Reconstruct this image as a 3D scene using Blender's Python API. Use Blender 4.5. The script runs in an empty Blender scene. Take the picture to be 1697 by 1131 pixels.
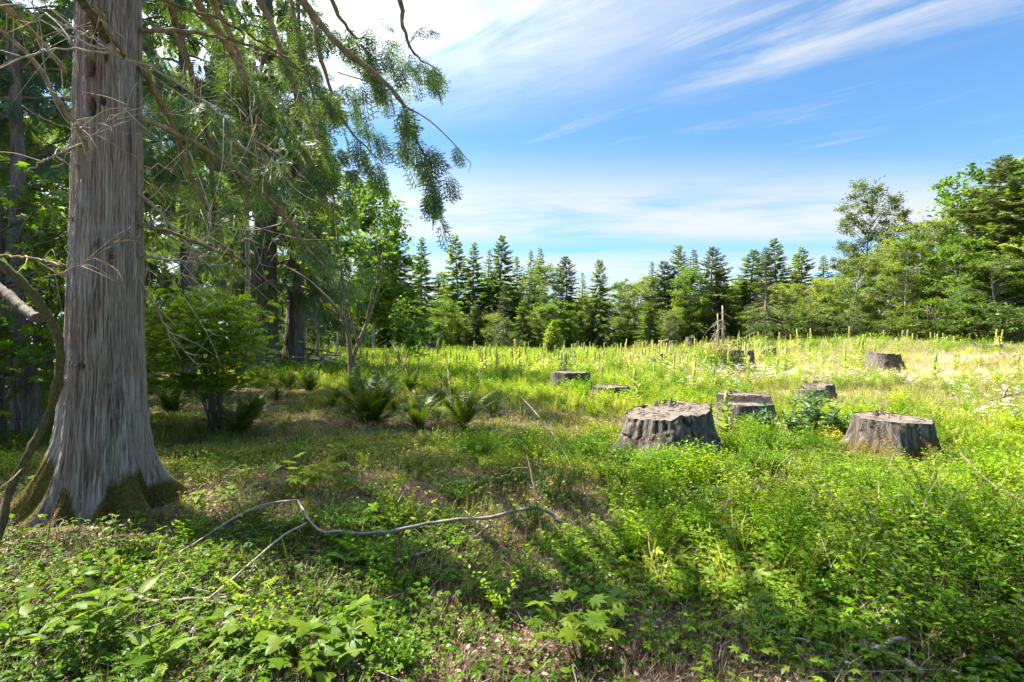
import bpy, math, random
import numpy as np
from mathutils import Vector, Matrix, Euler

# ------------------------------------------------------------------ camera, sky, sun, exposure
SC = bpy.context.scene
COL = SC.collection
CAM_Z = 1.6
FPX = 848.0            # focal length in photo pixels (photo 1697 wide)
cam_data = bpy.data.cameras.new("camera")
cam_data.lens = 18.0
cam_data.sensor_width = 36.0
cam_data.clip_start = 0.05
cam_data.clip_end = 3000
cam = bpy.data.objects.new("camera", cam_data)
cam.location = (0, 0, CAM_Z)
cam.rotation_euler = (math.radians(90.17), 0, 0)
COL.objects.link(cam)
SC.camera = cam

SUN_AZ = math.radians(67)      # to the left of straight ahead
SUN_EL = math.radians(54)
sun_vec = Vector((-math.sin(SUN_AZ) * math.cos(SUN_EL), math.cos(SUN_AZ) * math.cos(SUN_EL), math.sin(SUN_EL)))
sl = bpy.data.lights.new("sun", 'SUN')
sl.energy = 2.7
sl.angle = math.radians(0.55)
sl.color = (1.0, 0.93, 0.80)
so = bpy.data.objects.new("sun", sl)
so.rotation_euler = sun_vec.to_track_quat('Z', 'Y').to_euler()
so.location = (-20, 15, 40)
COL.objects.link(so)

world = bpy.data.worlds.new("World")
SC.world = world
world.use_nodes = True
wn, wl = world.node_tree.nodes, world.node_tree.links
wn.clear()


def wmath(op, a, b=None, c=None, clamp=False):
    n = wn.new('ShaderNodeMath'); n.operation = op; n.use_clamp = clamp
    for i, v in enumerate((a, b, c)):
        if v is None:
            continue
        if isinstance(v, (int, float)):
            n.inputs[i].default_value = v
        else:
            wl.new(v, n.inputs[i])
    return n.outputs[0]


def wstep(v, lo, hi):
    n = wn.new('ShaderNodeMapRange'); n.interpolation_type = 'SMOOTHSTEP'
    wl.new(v, n.inputs[0]); n.inputs[1].default_value = lo; n.inputs[2].default_value = hi
    return n.outputs[0]


def build_world():
    out = wn.new('ShaderNodeOutputWorld'); bg = wn.new('ShaderNodeBackground')
    sky = wn.new('ShaderNodeTexSky'); sky.sky_type = 'NISHITA'; sky.sun_disc = False
    sky.sun_elevation = SUN_EL; sky.sun_rotation = 2 * math.pi - SUN_AZ
    sky.air_density = 1.0; sky.dust_density = 0.6; sky.ozone_density = 2.2; sky.altitude = 60
    tc = wn.new('ShaderNodeTexCoord'); sep = wn.new('ShaderNodeSeparateXYZ')
    wl.new(tc.outputs['Generated'], sep.inputs[0])
    z = wmath('MAXIMUM', sep.outputs[2], 0.03)
    u = wmath('DIVIDE', sep.outputs[0], z)       # cirrus layer laid out on a flat sheet high above
    v = wmath('DIVIDE', sep.outputs[1], z)
    # streak coordinate, turned about 40 degrees
    ca, sa = math.cos(math.radians(-37)), math.sin(math.radians(-37))
    a1 = wmath('ADD', wmath('MULTIPLY', u, ca), wmath('MULTIPLY', v, sa))
    a2 = wmath('SUBTRACT', wmath('MULTIPLY', v, ca), wmath('MULTIPLY', u, sa))

    def noise(x, y, scale, detail, rough, dist=0.0, w=0.0):
        cmb = wn.new('ShaderNodeCombineXYZ'); wl.new(x, cmb.inputs[0]); wl.new(y, cmb.inputs[1]); cmb.inputs[2].default_value = w
        n = wn.new('ShaderNodeTexNoise'); n.inputs['Scale'].default_value = scale; n.inputs['Detail'].default_value = detail
        n.inputs['Roughness'].default_value = rough; n.inputs['Distortion'].default_value = dist
        wl.new(cmb.outputs[0], n.inputs['Vector'])
        return n.outputs['Fac']
    fine = noise(wmath('MULTIPLY', a1, 0.9), wmath('MULTIPLY', a2, 3.2), 1.6, 8, 0.62, 0.35, 3.1)
    soft = noise(u, v, 1.1, 5, 0.55, 0.2, 7.7)
    flat = noise(wmath('MULTIPLY', u, 0.45), v, 1.5, 6, 0.6, 0.3, 1.2)
    # broad veil, upper left; added out of view round the sun for fill light
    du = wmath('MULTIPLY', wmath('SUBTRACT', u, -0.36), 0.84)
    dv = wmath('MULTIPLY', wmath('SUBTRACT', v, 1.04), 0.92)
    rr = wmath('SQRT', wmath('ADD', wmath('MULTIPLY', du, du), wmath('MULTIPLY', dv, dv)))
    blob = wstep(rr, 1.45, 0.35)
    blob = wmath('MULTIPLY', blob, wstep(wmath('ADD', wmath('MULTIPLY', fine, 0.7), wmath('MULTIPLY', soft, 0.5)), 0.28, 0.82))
    # diagonal streak to the upper right: from (u .55, v 2.05) to (u 1.35, v 1.45)
    lx, ly = 0.80, -0.60
    ln = math.hypot(lx, ly)
    dist = wmath('ADD', wmath('MULTIPLY', wmath('SUBTRACT', u, 0.55), -ly / ln), wmath('MULTIPLY', wmath('SUBTRACT', v, 2.05), lx / ln))
    dist = wmath('ADD', dist, wmath('MULTIPLY', wmath('SUBTRACT', soft, 0.5), 0.5))
    streak = wmath('MULTIPLY', wstep(wmath('ABSOLUTE', wmath('ADD', dist, 0.16)), 0.55, 0.0), wstep(fine, 0.30, 0.72))
    along = wmath('ADD', wmath('MULTIPLY', u, lx / ln), wmath('MULTIPLY', v, ly / ln))
    streak = wmath('MULTIPLY', streak, wstep(along, -0.95, -0.45))
    # low bands seen edge-on near the horizon
    band = wmath('MULTIPLY', wstep(v, 2.4, 3.9), wstep(v, 5.6, 4.4))
    band = wmath('MULTIPLY', band, wstep(wmath('ADD', flat, wmath('MULTIPLY', soft, 0.25)), 0.30, 0.72))
    low = wmath('MULTIPLY', wstep(v, 4.9, 6.8), wstep(flat, 0.30, 0.58))
    thin = wmath('MULTIPLY', wstep(fine, 0.52, 0.85), 0.35)
    dens = wmath('MAXIMUM', wmath('MAXIMUM', blob, wmath('MULTIPLY', streak, 1.0)), wmath('MAXIMUM', wmath('MULTIPLY', band, 0.92), wmath('MAXIMUM', wmath('MULTIPLY', low, 0.9), thin)))
    dens = wmath('MULTIPLY', dens, wstep(sep.outputs[2], 0.0, 0.06), clamp=True)
    dens = wmath('MULTIPLY', dens, 0.93)
    tint = wn.new('ShaderNodeMix'); tint.data_type = 'RGBA'; tint.blend_type = 'MULTIPLY'
    tint.inputs[0].default_value = 1.0
    wl.new(sky.outputs[0], tint.inputs[6]); tint.inputs[7].default_value = (0.40, 0.58, 0.67, 1)
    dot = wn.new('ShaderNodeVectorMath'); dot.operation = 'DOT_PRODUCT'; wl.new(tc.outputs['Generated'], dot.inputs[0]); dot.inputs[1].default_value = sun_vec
    fwd = wmath('POWER', wmath('MAXIMUM', dot.outputs['Value'], 0.0), 8.0)     # forward scatter of thin cloud, boosted round the unseen sun as added fill
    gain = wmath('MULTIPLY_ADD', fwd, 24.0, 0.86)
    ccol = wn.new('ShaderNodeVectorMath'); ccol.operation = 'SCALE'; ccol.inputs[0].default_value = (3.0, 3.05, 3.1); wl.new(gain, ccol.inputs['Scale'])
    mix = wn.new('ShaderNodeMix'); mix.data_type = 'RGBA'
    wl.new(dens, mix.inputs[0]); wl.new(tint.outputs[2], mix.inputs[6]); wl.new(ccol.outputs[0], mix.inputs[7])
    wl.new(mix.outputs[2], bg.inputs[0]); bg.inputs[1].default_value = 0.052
    wl.new(bg.outputs[0], out.inputs[0])


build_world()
SC.view_settings.view_transform = 'Standard'
SC.view_settings.look = 'None'
SC.view_settings.gamma = 1.0
SC.view_settings.use_curve_mapping = False
SC.view_settings.exposure = 2.85
SC.cycles.max_bounces = 5
SC.cycles.diffuse_bounces = 4
SC.cycles.glossy_bounces = 2
SC.cycles.transmission_bounces = 3
SC.cycles.caustics_reflective = False
SC.cycles.caustics_refractive = False
SC.cycles.sample_clamp_indirect = 6.0
SC.cycles.use_denoising = True

# ------------------------------------------------------------------ small numeric helpers
R0 = np.random.default_rng(11)


def _hash(ix, iy, seed):
    h = (ix * 374761393 + iy * 668265263 + seed * 974634821) & 0xffffffff
    h = ((h ^ (h >> 13)) * 1274126177) & 0xffffffff
    return ((h ^ (h >> 16)) & 0xffffff) / float(0xffffff)


def noise2(x, y, seed=0):
    x = np.asarray(x, float); y = np.asarray(y, float)
    ix = np.floor(x).astype(np.int64); iy = np.floor(y).astype(np.int64)
    fx = x - ix; fy = y - iy
    fx = fx * fx * (3 - 2 * fx); fy = fy * fy * (3 - 2 * fy)
    a = _hash(ix, iy, seed); b = _hash(ix + 1, iy, seed); c = _hash(ix, iy + 1, seed); d = _hash(ix + 1, iy + 1, seed)
    return (a * (1 - fx) + b * fx) * (1 - fy) + (c * (1 - fx) + d * fx) * fy


def fbm(x, y, seed=0, octv=4, gain=0.5):
    s = 0; a = 1; t = 0
    for k in range(octv):
        s = s + a * noise2(np.asarray(x) * 2 ** k, np.asarray(y) * 2 ** k, seed + k * 17); t += a; a *= gain
    return s / t


def sstep(v, a, b):
    t = np.clip((np.asarray(v, float) - a) / (b - a), 0, 1)
    return t * t * (3 - 2 * t)


def gh(x, y):
    """ground height"""
    x = np.asarray(x, float); y = np.asarray(y, float)
    r = np.hypot(x, y)
    h = (fbm(x * 0.35 + 9, y * 0.35 + 4, 3, 3) - 0.5) * 0.30 * sstep(r, 1.5, 7)
    h = h + (fbm(x * 0.06, y * 0.06, 5, 2) - 0.5) * 0.7 * sstep(r, 12, 40)
    h = h + 1.25 * sstep(x, 8, 34) * sstep(y, 18, 50)
    h = h + 0.16 * sstep(x, 1.6, 3.6) * sstep(y, 1.0, 2.8) * sstep(y, 7.5, 4.5)
    h = h - 0.55 * sstep(x, -8, -45) * sstep(y, 25, 60)
    return h


def ghf(x, y):
    return float(gh(x, y))


def P(px, py, d):
    """a point seen at photo pixel (px, py) at depth d metres"""
    return np.array([(px - 848.5) / FPX * d, d, CAM_Z - (py - 568.0) / FPX * d])


def G(px, d):
    x = (px - 848.5) / FPX * d
    return np.array([x, d, ghf(x, d)])


def GY(px, py):
    """ground point hit by the sight line through (px, py)"""
    d = CAM_Z * FPX / (py - 568.0)
    for _ in range(12):
        x = (px - 848.5) / FPX * d
        d = 0.5 * d + 0.5 * (CAM_Z - ghf(x, d)) * FPX / (py - 568.0)
    return G(px, d)


def nrm(a):
    a = np.asarray(a, float)
    return a / np.maximum(np.linalg.norm(a, axis=-1, keepdims=True), 1e-9)


def frames(D, U):
    """rotation matrices whose columns are side, forward, up; forward = D"""
    D = nrm(D); X = nrm(np.cross(D, U)); Z = np.cross(X, D)
    return np.stack([X, D, Z], axis=-1)


def rot_z(a):
    c, s = np.cos(a), np.sin(a)
    z = np.zeros_like(c); o = np.ones_like(c)
    return np.stack([np.stack([c, -s, z], -1), np.stack([s, c, z], -1), np.stack([z, z, o], -1)], -2)


def inst(T, TF, Pn, Rn, Sn):
    n, k = len(Pn), len(T)
    S = np.asarray(Sn, float)
    TT = T[None] * (S[:, None, None] if S.ndim == 1 else S[:, None, :])
    V = np.einsum('nij,nkj->nki', Rn, TT) + np.asarray(Pn)[:, None, :]
    F = TF[None] + (np.arange(n) * k)[:, None, None]
    return V.reshape(-1, 3), F.reshape(-1, TF.shape[1])


class Geo:
    def __init__(s):
        s.V, s.F, s.t, s.m, s.sm, s.n = [], [], [], [], [], 0

    def add(s, V, F, tint=0.5, mat=0, smooth=False):
        V = np.asarray(V, float); F = np.asarray(F, int)
        if len(V) == 0:
            return s
        s.V.append(V); s.F.append(F + s.n); s.n += len(V)
        s.t.append(np.broadcast_to(np.asarray(tint, float), (len(V),)).copy())
        s.m.append(np.full(len(F), mat)); s.sm.append(np.full(len(F), smooth))
        return s

    def mesh(s, name, mats, extra=None):
        V = np.concatenate(s.V); me = bpy.data.meshes.new(name)
        me.vertices.add(len(V)); me.vertices.foreach_set('co', V.astype(np.float32).ravel())
        sizes = np.concatenate([np.full(len(f), f.shape[1]) for f in s.F])
        li = np.concatenate([f.ravel() for f in s.F]).astype(np.int32)
        me.loops.add(len(li)); me.loops.foreach_set('vertex_index', li)
        st = np.concatenate([[0], np.cumsum(sizes)[:-1]]).astype(np.int32)
        me.polygons.add(len(sizes)); me.polygons.foreach_set('loop_start', st)
        me.polygons.foreach_set('use_smooth', np.concatenate(s.sm).astype(bool))
        for m in (mats if isinstance(mats, (list, tuple)) else [mats]):
            me.materials.append(m)
        me.polygons.foreach_set('material_index', np.concatenate(s.m).astype(np.int32))
        at = me.attributes.new('tint', 'FLOAT', 'POINT'); at.data.foreach_set('value', np.concatenate(s.t).astype(np.float32))
        for k, v in (extra or {}).items():
            at = me.attributes.new(k, 'FLOAT', 'POINT'); at.data.foreach_set('value', np.asarray(v, np.float32))
        me.update(calc_edges=True)
        return me


def link(name, me, parent=None, loc=None, rot=None, scale=None):
    o = bpy.data.objects.new(name, me); COL.objects.link(o)
    if parent is not None:
        o.parent = parent
    if loc is not None:
        o.location = [float(c) for c in loc]
    if rot is not None:
        o.rotation_euler = [float(c) for c in rot]
    if scale is not None:
        o.scale = (scale,) * 3 if isinstance(scale, (int, float)) else scale
    return o


def tag(o, label=None, cat=None, group=None, kind=None):
    if label: o['label'] = label
    if cat: o['category'] = cat
    if group: o['group'] = group
    if kind: o['kind'] = kind
    return o


def thing(name, label, cat, loc=(0, 0, 0), rz=0.0, group=None, scale=1.0):
    o = link(name, None, None, loc, (0, 0, rz), float(scale))
    return tag(o, label, cat, group)


def crv(pts, n):
    """Catmull-Rom through the rows of pts"""
    p = np.asarray(pts, float)
    if len(p) < 3:
        return p[0] + (p[-1] - p[0]) * np.linspace(0, 1, n)[:, None]
    q = np.vstack([2 * p[0] - p[1], p, 2 * p[-1] - p[-2]])
    t = np.linspace(0, len(p) - 1 - 1e-6, n); i = t.astype(int); f = (t - i)[:, None]
    a, b, c, d = q[i], q[i + 1], q[i + 2], q[i + 3]
    return 0.5 * (2 * b + (c - a) * f + (2 * a - 5 * b + 4 * c - d) * f ** 2 + (3 * b - a - 3 * c + d) * f ** 3)


def tube(pts, rad, sides=6, knob=0.0, seed=0):
    p = np.asarray(pts, float); n = len(p)
    r = np.broadcast_to(np.asarray(rad, float), (n,)) if np.ndim(rad) else np.full(n, rad)
    T = nrm(np.gradient(p, axis=0))
    ref = np.array([0.31, 0.17, 0.93]) if abs(T[:, 2]).mean() < 0.85 else np.array([0.95, 0.2, 0.1])
    X = nrm(np.cross(T, ref)); Y = np.cross(T, X)
    a = np.linspace(0, 2 * np.pi, sides, endpoint=False)
    rr = r[:, None] * np.ones(sides)
    if knob:
        g = np.random.default_rng(seed)
        rr = rr * (1 + knob * g.normal(size=(n, sides)) + knob * 1.2 * np.repeat(g.normal(size=(n, 1)), sides, 1))
    V = p[:, None] + rr[..., None] * (np.cos(a)[None, :, None] * X[:, None] + np.sin(a)[None, :, None] * Y[:, None])
    i = np.arange(n - 1)[:, None] * sides; j = np.arange(sides)[None]
    F = np.stack([i + j, i + (j + 1) % sides, i + sides + (j + 1) % sides, i + sides + j], -1).reshape(-1, 4)
    V = np.vstack([V.reshape(-1, 3), p[:1], p[-1:]])
    c0, c1 = n * sides, n * sides + 1
    jj = np.arange(sides)
    C = np.vstack([np.stack([np.full(sides, c0), (jj + 1) % sides, jj, np.full(sides, c0)], -1)[:, [0, 1, 2, 2]],
                   np.stack([np.full(sides, c1), (n - 1) * sides + jj, (n - 1) * sides + (jj + 1) % sides], -1)[:, [0, 1, 2, 2]]])
    return V, F, C[:, :3]


def add_tube(g, pts, rad, sides=6, tint=0.5, mat=0, knob=0.0, seed=0):
    V, F, C = tube(pts, rad, sides, knob, seed)
    base = g.n
    g.add(V, F, tint, mat, True)
    # caps share the tube's vertices
    g.F.append(C + base); g.m.append(np.full(len(C), mat)); g.sm.append(np.full(len(C), False))


# ------------------------------------------------------------------ materials
def nodes_of(name):
    m = bpy.data.materials.new(name); m.use_nodes = True
    nt = m.node_tree; nt.nodes.clear()
    return m, nt.nodes, nt.links


def ramp(N, L, fac, stops):
    r = N.new('ShaderNodeValToRGB')
    e = r.color_ramp.elements
    while len(e) < len(stops):
        e.new(0.5)
    for k, (p, c) in enumerate(stops):
        e[k].position = p; e[k].color = (*c, 1)
    L.new(fac, r.inputs[0])
    return r.outputs[0]


def leaf_mat(name, stops, trans=0.45, gloss=0.05, rough=0.42, instancer=False, objvar=0.25, tgain=(1.5, 1.55, 0.7)):
    """leaf: diffuse + light coming through + a little sheen, colour varied leaf by leaf"""
    m, N, L = nodes_of(name)
    at = N.new('ShaderNodeAttribute'); at.attribute_name = 'tint'
    fac = at.outputs['Fac']
    def add(a, b, k):
        n = N.new('ShaderNodeMath'); n.operation = 'MULTIPLY_ADD'; L.new(b, n.inputs[0]); n.inputs[1].default_value = k; L.new(a, n.inputs[2]); return n.outputs[0]
    if instancer:
        ai = N.new('ShaderNodeAttribute'); ai.attribute_type = 'INSTANCER'; ai.attribute_name = 'itint'
        sub = N.new('ShaderNodeMath'); sub.operation = 'SUBTRACT'; L.new(ai.outputs['Fac'], sub.inputs[0]); sub.inputs[1].default_value = 0.5
        fac = add(fac, sub.outputs[0], 1.0)
    elif objvar:
        oi = N.new('ShaderNodeObjectInfo')
        sub = N.new('ShaderNodeMath'); sub.operation = 'SUBTRACT'; L.new(oi.outputs['Random'], sub.inputs[0]); sub.inputs[1].default_value = 0.5
        fac = add(fac, sub.outputs[0], objvar)
    col = ramp(N, L, fac, stops)
    dif = N.new('ShaderNodeBsdfDiffuse'); L.new(col, dif.inputs[0])
    tg = N.new('ShaderNodeMix'); tg.data_type = 'RGBA'; tg.blend_type = 'MULTIPLY'; tg.inputs[0].default_value = 1
    L.new(col, tg.inputs[6]); tg.inputs[7].default_value = (*tgain, 1); tg.clamp_result = False
    tr = N.new('ShaderNodeBsdfTranslucent'); L.new(tg.outputs[2], tr.inputs[0])
    mx = N.new('ShaderNodeMixShader'); mx.inputs[0].default_value = trans; L.new(dif.outputs[0], mx.inputs[1]); L.new(tr.outputs[0], mx.inputs[2])
    gl = N.new('ShaderNodeBsdfGlossy'); gl.inputs['Roughness'].default_value = rough; gl.inputs[0].default_value = (0.9, 0.95, 1, 1)
    m2 = N.new('ShaderNodeMixShader'); m2.inputs[0].default_value = gloss; L.new(mx.outputs[0], m2.inputs[1]); L.new(gl.outputs[0], m2.inputs[2])
    o = N.new('ShaderNodeOutputMaterial'); L.new(m2.outputs[0], o.inputs[0])
    return m


def wood_mat(name, stops, scale=(6, 6, 1.2), detail=6, bump=0.5, rough=0.9, fine=8.0, objvar=0.0, dist=0.02, moss=None, lichen=None):
    m, N, L = nodes_of(name)
    tc = N.new('ShaderNodeTexCoord'); mp = N.new('ShaderNodeMapping'); mp.inputs['Scale'].default_value = scale
    L.new(tc.outputs['Object'], mp.inputs[0])
    n1 = N.new('ShaderNodeTexNoise'); n1.inputs['Scale'].default_value = 1; n1.inputs['Detail'].default_value = detail; n1.inputs['Roughness'].default_value = 0.65
    L.new(mp.outputs[0], n1.inputs['Vector'])
    n2 = N.new('ShaderNodeTexNoise'); n2.inputs['Scale'].default_value = fine; n2.inputs['Detail'].default_value = 3
    L.new(mp.outputs[0], n2.inputs['Vector'])
    a = N.new('ShaderNodeMath'); a.operation = 'MULTIPLY_ADD'; L.new(n2.outputs['Fac'], a.inputs[0]); a.inputs[1].default_value = 0.35
    s = N.new('ShaderNodeMath'); s.operation = 'MULTIPLY_ADD'; L.new(n1.outputs['Fac'], s.inputs[0]); s.inputs[1].default_value = 1.15; s.inputs[2].default_value = -0.25
    L.new(s.outputs[0], a.inputs[2])
    at = N.new('ShaderNodeAttribute'); at.attribute_name = 'tint'
    b = N.new('ShaderNodeMath'); b.operation = 'MULTIPLY_ADD'; L.new(at.outputs['Fac'], b.inputs[0]); b.inputs[1].default_value = 0.8
    sb = N.new('ShaderNodeMath'); sb.operation = 'SUBTRACT'; L.new(a.outputs[0], sb.inputs[0]); sb.inputs[1].default_value = 0.4
    L.new(sb.outputs[0], b.inputs[2])
    fac = b.outputs[0]
    col = ramp(N, L, fac, stops)
    if lichen:
        n3 = N.new('ShaderNodeTexNoise'); n3.inputs['Scale'].default_value = 2.2; n3.inputs['Detail'].default_value = 8; n3.inputs['Roughness'].default_value = 0.7
        L.new(tc.outputs['Object'], n3.inputs['Vector'])
        lr = ramp(N, L, n3.outputs['Fac'], [(0.53, (0, 0, 0)), (0.72, (0.8, 0.8, 0.8))])
        mm = N.new('ShaderNodeMix'); mm.data_type = 'RGBA'; L.new(lr, mm.inputs[0]); L.new(col, mm.inputs[6]); mm.inputs[7].default_value = (*lichen, 1)
        col = mm.outputs[2]
    if moss:
        am = N.new('ShaderNodeAttribute'); am.attribute_name = 'moss'
        n4 = N.new('ShaderNodeTexNoise'); n4.inputs['Scale'].default_value = 45; n4.inputs['Detail'].default_value = 4
        L.new(tc.outputs['Object'], n4.inputs['Vector'])
        mc = ramp(N, L, n4.outputs['Fac'], [(0.3, moss[0]), (0.7, moss[1])])
        mm = N.new('ShaderNodeMix'); mm.data_type = 'RGBA'; L.new(am.outputs['Fac'], mm.inputs[0]); L.new(col, mm.inputs[6]); L.new(mc, mm.inputs[7])
        col = mm.outputs[2]
    bs = N.new('ShaderNodeBsdfPrincipled'); L.new(col, bs.inputs['Base Color']); bs.inputs['Roughness'].default_value = rough
    bs.inputs['Specular IOR Level'].default_value = 0.2
    bp = N.new('ShaderNodeBump'); bp.inputs['Strength'].default_value = bump; bp.inputs['Distance'].default_value = dist
    L.new(a.outputs[0], bp.inputs['Height']); L.new(bp.outputs[0], bs.inputs['Normal'])
    o = N.new('ShaderNodeOutputMaterial'); L.new(bs.outputs[0], o.inputs[0])
    return m


M = {}
M['cedar_bark'] = wood_mat('cedar_bark', [(0.16, (0.039, 0.024, 0.017)), (0.38, (0.157, 0.110, 0.083)), (0.6, (0.303, 0.235, 0.188)), (0.85, (0.455, 0.385, 0.320))],
                           scale=(34, 34, 1.6), bump=1.0, fine=3.0, dist=0.02, moss=((0.055, 0.042, 0.008), (0.15, 0.112, 0.020)), lichen=(0.37, 0.38, 0.35))
M['bark_dark'] = wood_mat('bark_dark', [(0.2, (0.034, 0.026, 0.021)), (0.55, (0.145, 0.116, 0.096)), (0.9, (0.340, 0.289, 0.256))], scale=(9, 9, 1.3), dist=0.02)
M['bark_far'] = wood_mat('bark_far', [(0.2, (0.110, 0.085, 0.060)), (0.6, (0.308, 0.250, 0.189)), (0.9, (0.495, 0.420, 0.327))], scale=(3, 3, 0.5), dist=0.03)
M['bark_pale'] = wood_mat('bark_pale', [(0.2, (0.16, 0.14, 0.12)), (0.5, (0.42, 0.40, 0.37)), (0.9, (0.6, 0.58, 0.55))], scale=(3, 3, 0.9), dist=0.02)
M['branch'] = wood_mat('branch', [(0.15, (0.057, 0.042, 0.023)), (0.5, (0.215, 0.160, 0.092)), (0.9, (0.486, 0.397, 0.269))], scale=(14, 14, 14), dist=0.004)
M['branch_grey'] = wood_mat('branch_grey', [(0.15, (0.099, 0.080, 0.060)), (0.5, (0.330, 0.275, 0.211)), (0.9, (0.572, 0.490, 0.387))], scale=(16, 16, 16), dist=0.003)
M['branch_moss'] = wood_mat('branch_moss', [(0.2, (0.03, 0.026, 0.010)), (0.5, (0.10, 0.08, 0.028)), (0.85, (0.19, 0.16, 0.07))], scale=(30, 30, 30), bump=1.0, dist=0.01)
M['stump_bark'] = wood_mat('stump_bark', [(0.15, (0.020, 0.017, 0.013)), (0.45, (0.091, 0.074, 0.060)), (0.7, (0.200, 0.171, 0.144)), (0.95, (0.326, 0.284, 0.237))],
                           scale=(38, 38, 3.0), bump=1.0, fine=2.5, dist=0.025, moss=((0.05, 0.032, 0.012), (0.15, 0.10, 0.035)))
M['stump_top'] = wood_mat('stump_top', [(0.2, (0.043, 0.033, 0.027)), (0.5, (0.125, 0.103, 0.083)), (0.9, (0.250, 0.217, 0.181))], scale=(10, 34, 10), bump=0.6, dist=0.01)
M['rot_wood'] = wood_mat('rot_wood', [(0.2, (0.10, 0.035, 0.015)), (0.6, (0.30, 0.12, 0.05)), (0.9, (0.42, 0.22, 0.11))], scale=(18, 18, 5), bump=0.8)
M['snag'] = wood_mat('snag', [(0.2, (0.154, 0.120, 0.086)), (0.6, (0.363, 0.295, 0.224)), (0.9, (0.550, 0.460, 0.361))], scale=(6, 6, 1))
M['clay'] = wood_mat('clay', [(0.2, (0.22, 0.12, 0.06)), (0.6, (0.40, 0.24, 0.13)), (0.9, (0.55, 0.40, 0.26))], scale=(5, 5, 5), bump=0.9, dist=0.05)

GR_CEDAR = [(0.0, (0.036, 0.068, 0.015)), (0.45, (0.078, 0.132, 0.024)), (0.8, (0.135, 0.195, 0.030)), (1.0, (0.20, 0.225, 0.045))]
M['cedar_leaf'] = leaf_mat('cedar_leaf', GR_CEDAR, trans=0.42, gloss=0.05)
M['fir_leaf'] = leaf_mat('fir_leaf', [(0.0, (0.086, 0.130, 0.029)), (0.5, (0.179, 0.247, 0.045)), (1.0, (0.376, 0.435, 0.064))], trans=0.38, gloss=0.02, objvar=0.45, tgain=(1.3, 1.4, 0.8))
M['spruce_leaf'] = leaf_mat('spruce_leaf', [(0.0, (0.060, 0.081, 0.026)), (0.5, (0.122, 0.152, 0.043)), (1.0, (0.216, 0.235, 0.072))], trans=0.25, gloss=0.04, objvar=0.2, tgain=(1.3, 1.4, 0.8))
M['alder_leaf'] = leaf_mat('alder_leaf', [(0.0, (0.061, 0.101, 0.009)), (0.5, (0.132, 0.190, 0.015)), (1.0, (0.281, 0.304, 0.025))], trans=0.52, gloss=0.02, objvar=0.45)
M['maple_leaf'] = leaf_mat('maple_leaf', [(0.0, (0.052, 0.104, 0.007)), (0.5, (0.105, 0.189, 0.013)), (1.0, (0.244, 0.313, 0.022))], trans=0.5, gloss=0.02, objvar=0.25)
M['poplar_leaf'] = leaf_mat('poplar_leaf', [(0.0, (0.049, 0.073, 0.022)), (0.5, (0.091, 0.125, 0.035)), (1.0, (0.182, 0.206, 0.066))], trans=0.42, gloss=0.03, objvar=0.1)
M['shrub_leaf'] = leaf_mat('shrub_leaf', [(0.0, (0.033, 0.067, 0.006)), (0.5, (0.084, 0.142, 0.011)), (1.0, (0.186, 0.230, 0.022))], trans=0.42, gloss=0.02, objvar=0.5)
M['yellow_leaf'] = leaf_mat('yellow_leaf', [(0.0, (0.097, 0.156, 0.013)), (0.5, (0.194, 0.264, 0.020)), (1.0, (0.321, 0.351, 0.048))], trans=0.45, gloss=0.01, objvar=0.3)
M['bush_leaf'] = leaf_mat('bush_leaf', [(0.0, (0.038, 0.090, 0.004)), (0.5, (0.089, 0.179, 0.005)), (1.0, (0.222, 0.292, 0.011))], trans=0.45, gloss=0.01, objvar=0.3)
M['broad_leaf'] = leaf_mat('broad_leaf', [(0.0, (0.048, 0.103, 0.005)), (0.5, (0.101, 0.171, 0.009)), (1.0, (0.193, 0.232, 0.015))], trans=0.45, gloss=0.012, rough=0.45, objvar=0.5)
M['fern_leaf'] = leaf_mat('fern_leaf', [(0.0, (0.031, 0.057, 0.006)), (0.45, (0.070, 0.115, 0.010)), (1.0, (0.193, 0.210, 0.018))], trans=0.35, gloss=0.03, rough=0.45, objvar=0.6)
M['fern_dead'] = leaf_mat('fern_dead', [(0.0, (0.055, 0.032, 0.016)), (0.5, (0.13, 0.08, 0.04)), (1.0, (0.24, 0.15, 0.07))], trans=0.3, gloss=0.03, objvar=0.6)
M['mullein_leaf'] = leaf_mat('mullein_leaf', [(0.0, (0.120, 0.172, 0.045)), (0.5, (0.228, 0.287, 0.070)), (1.0, (0.372, 0.402, 0.110))], trans=0.35, gloss=0.02, objvar=0.4)
M['mullein_spike'] = leaf_mat('mullein_spike', [(0.0, (0.25, 0.29, 0.07)), (0.5, (0.40, 0.43, 0.12)), (1.0, (0.55, 0.55, 0.2))], trans=0.15, gloss=0.02, objvar=0.4)
M['thistle_leaf'] = leaf_mat('thistle_leaf', [(0.0, (0.045, 0.10, 0.04)), (0.5, (0.085, 0.16, 0.06)), (1.0, (0.16, 0.23, 0.09))], trans=0.3, gloss=0.04, objvar=0.2)
M['moss'] = leaf_mat('moss', [(0.0, (0.03, 0.026, 0.006)), (0.5, (0.075, 0.062, 0.012)), (1.0, (0.14, 0.115, 0.025))], trans=0.3, gloss=0.0, objvar=0)
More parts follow.
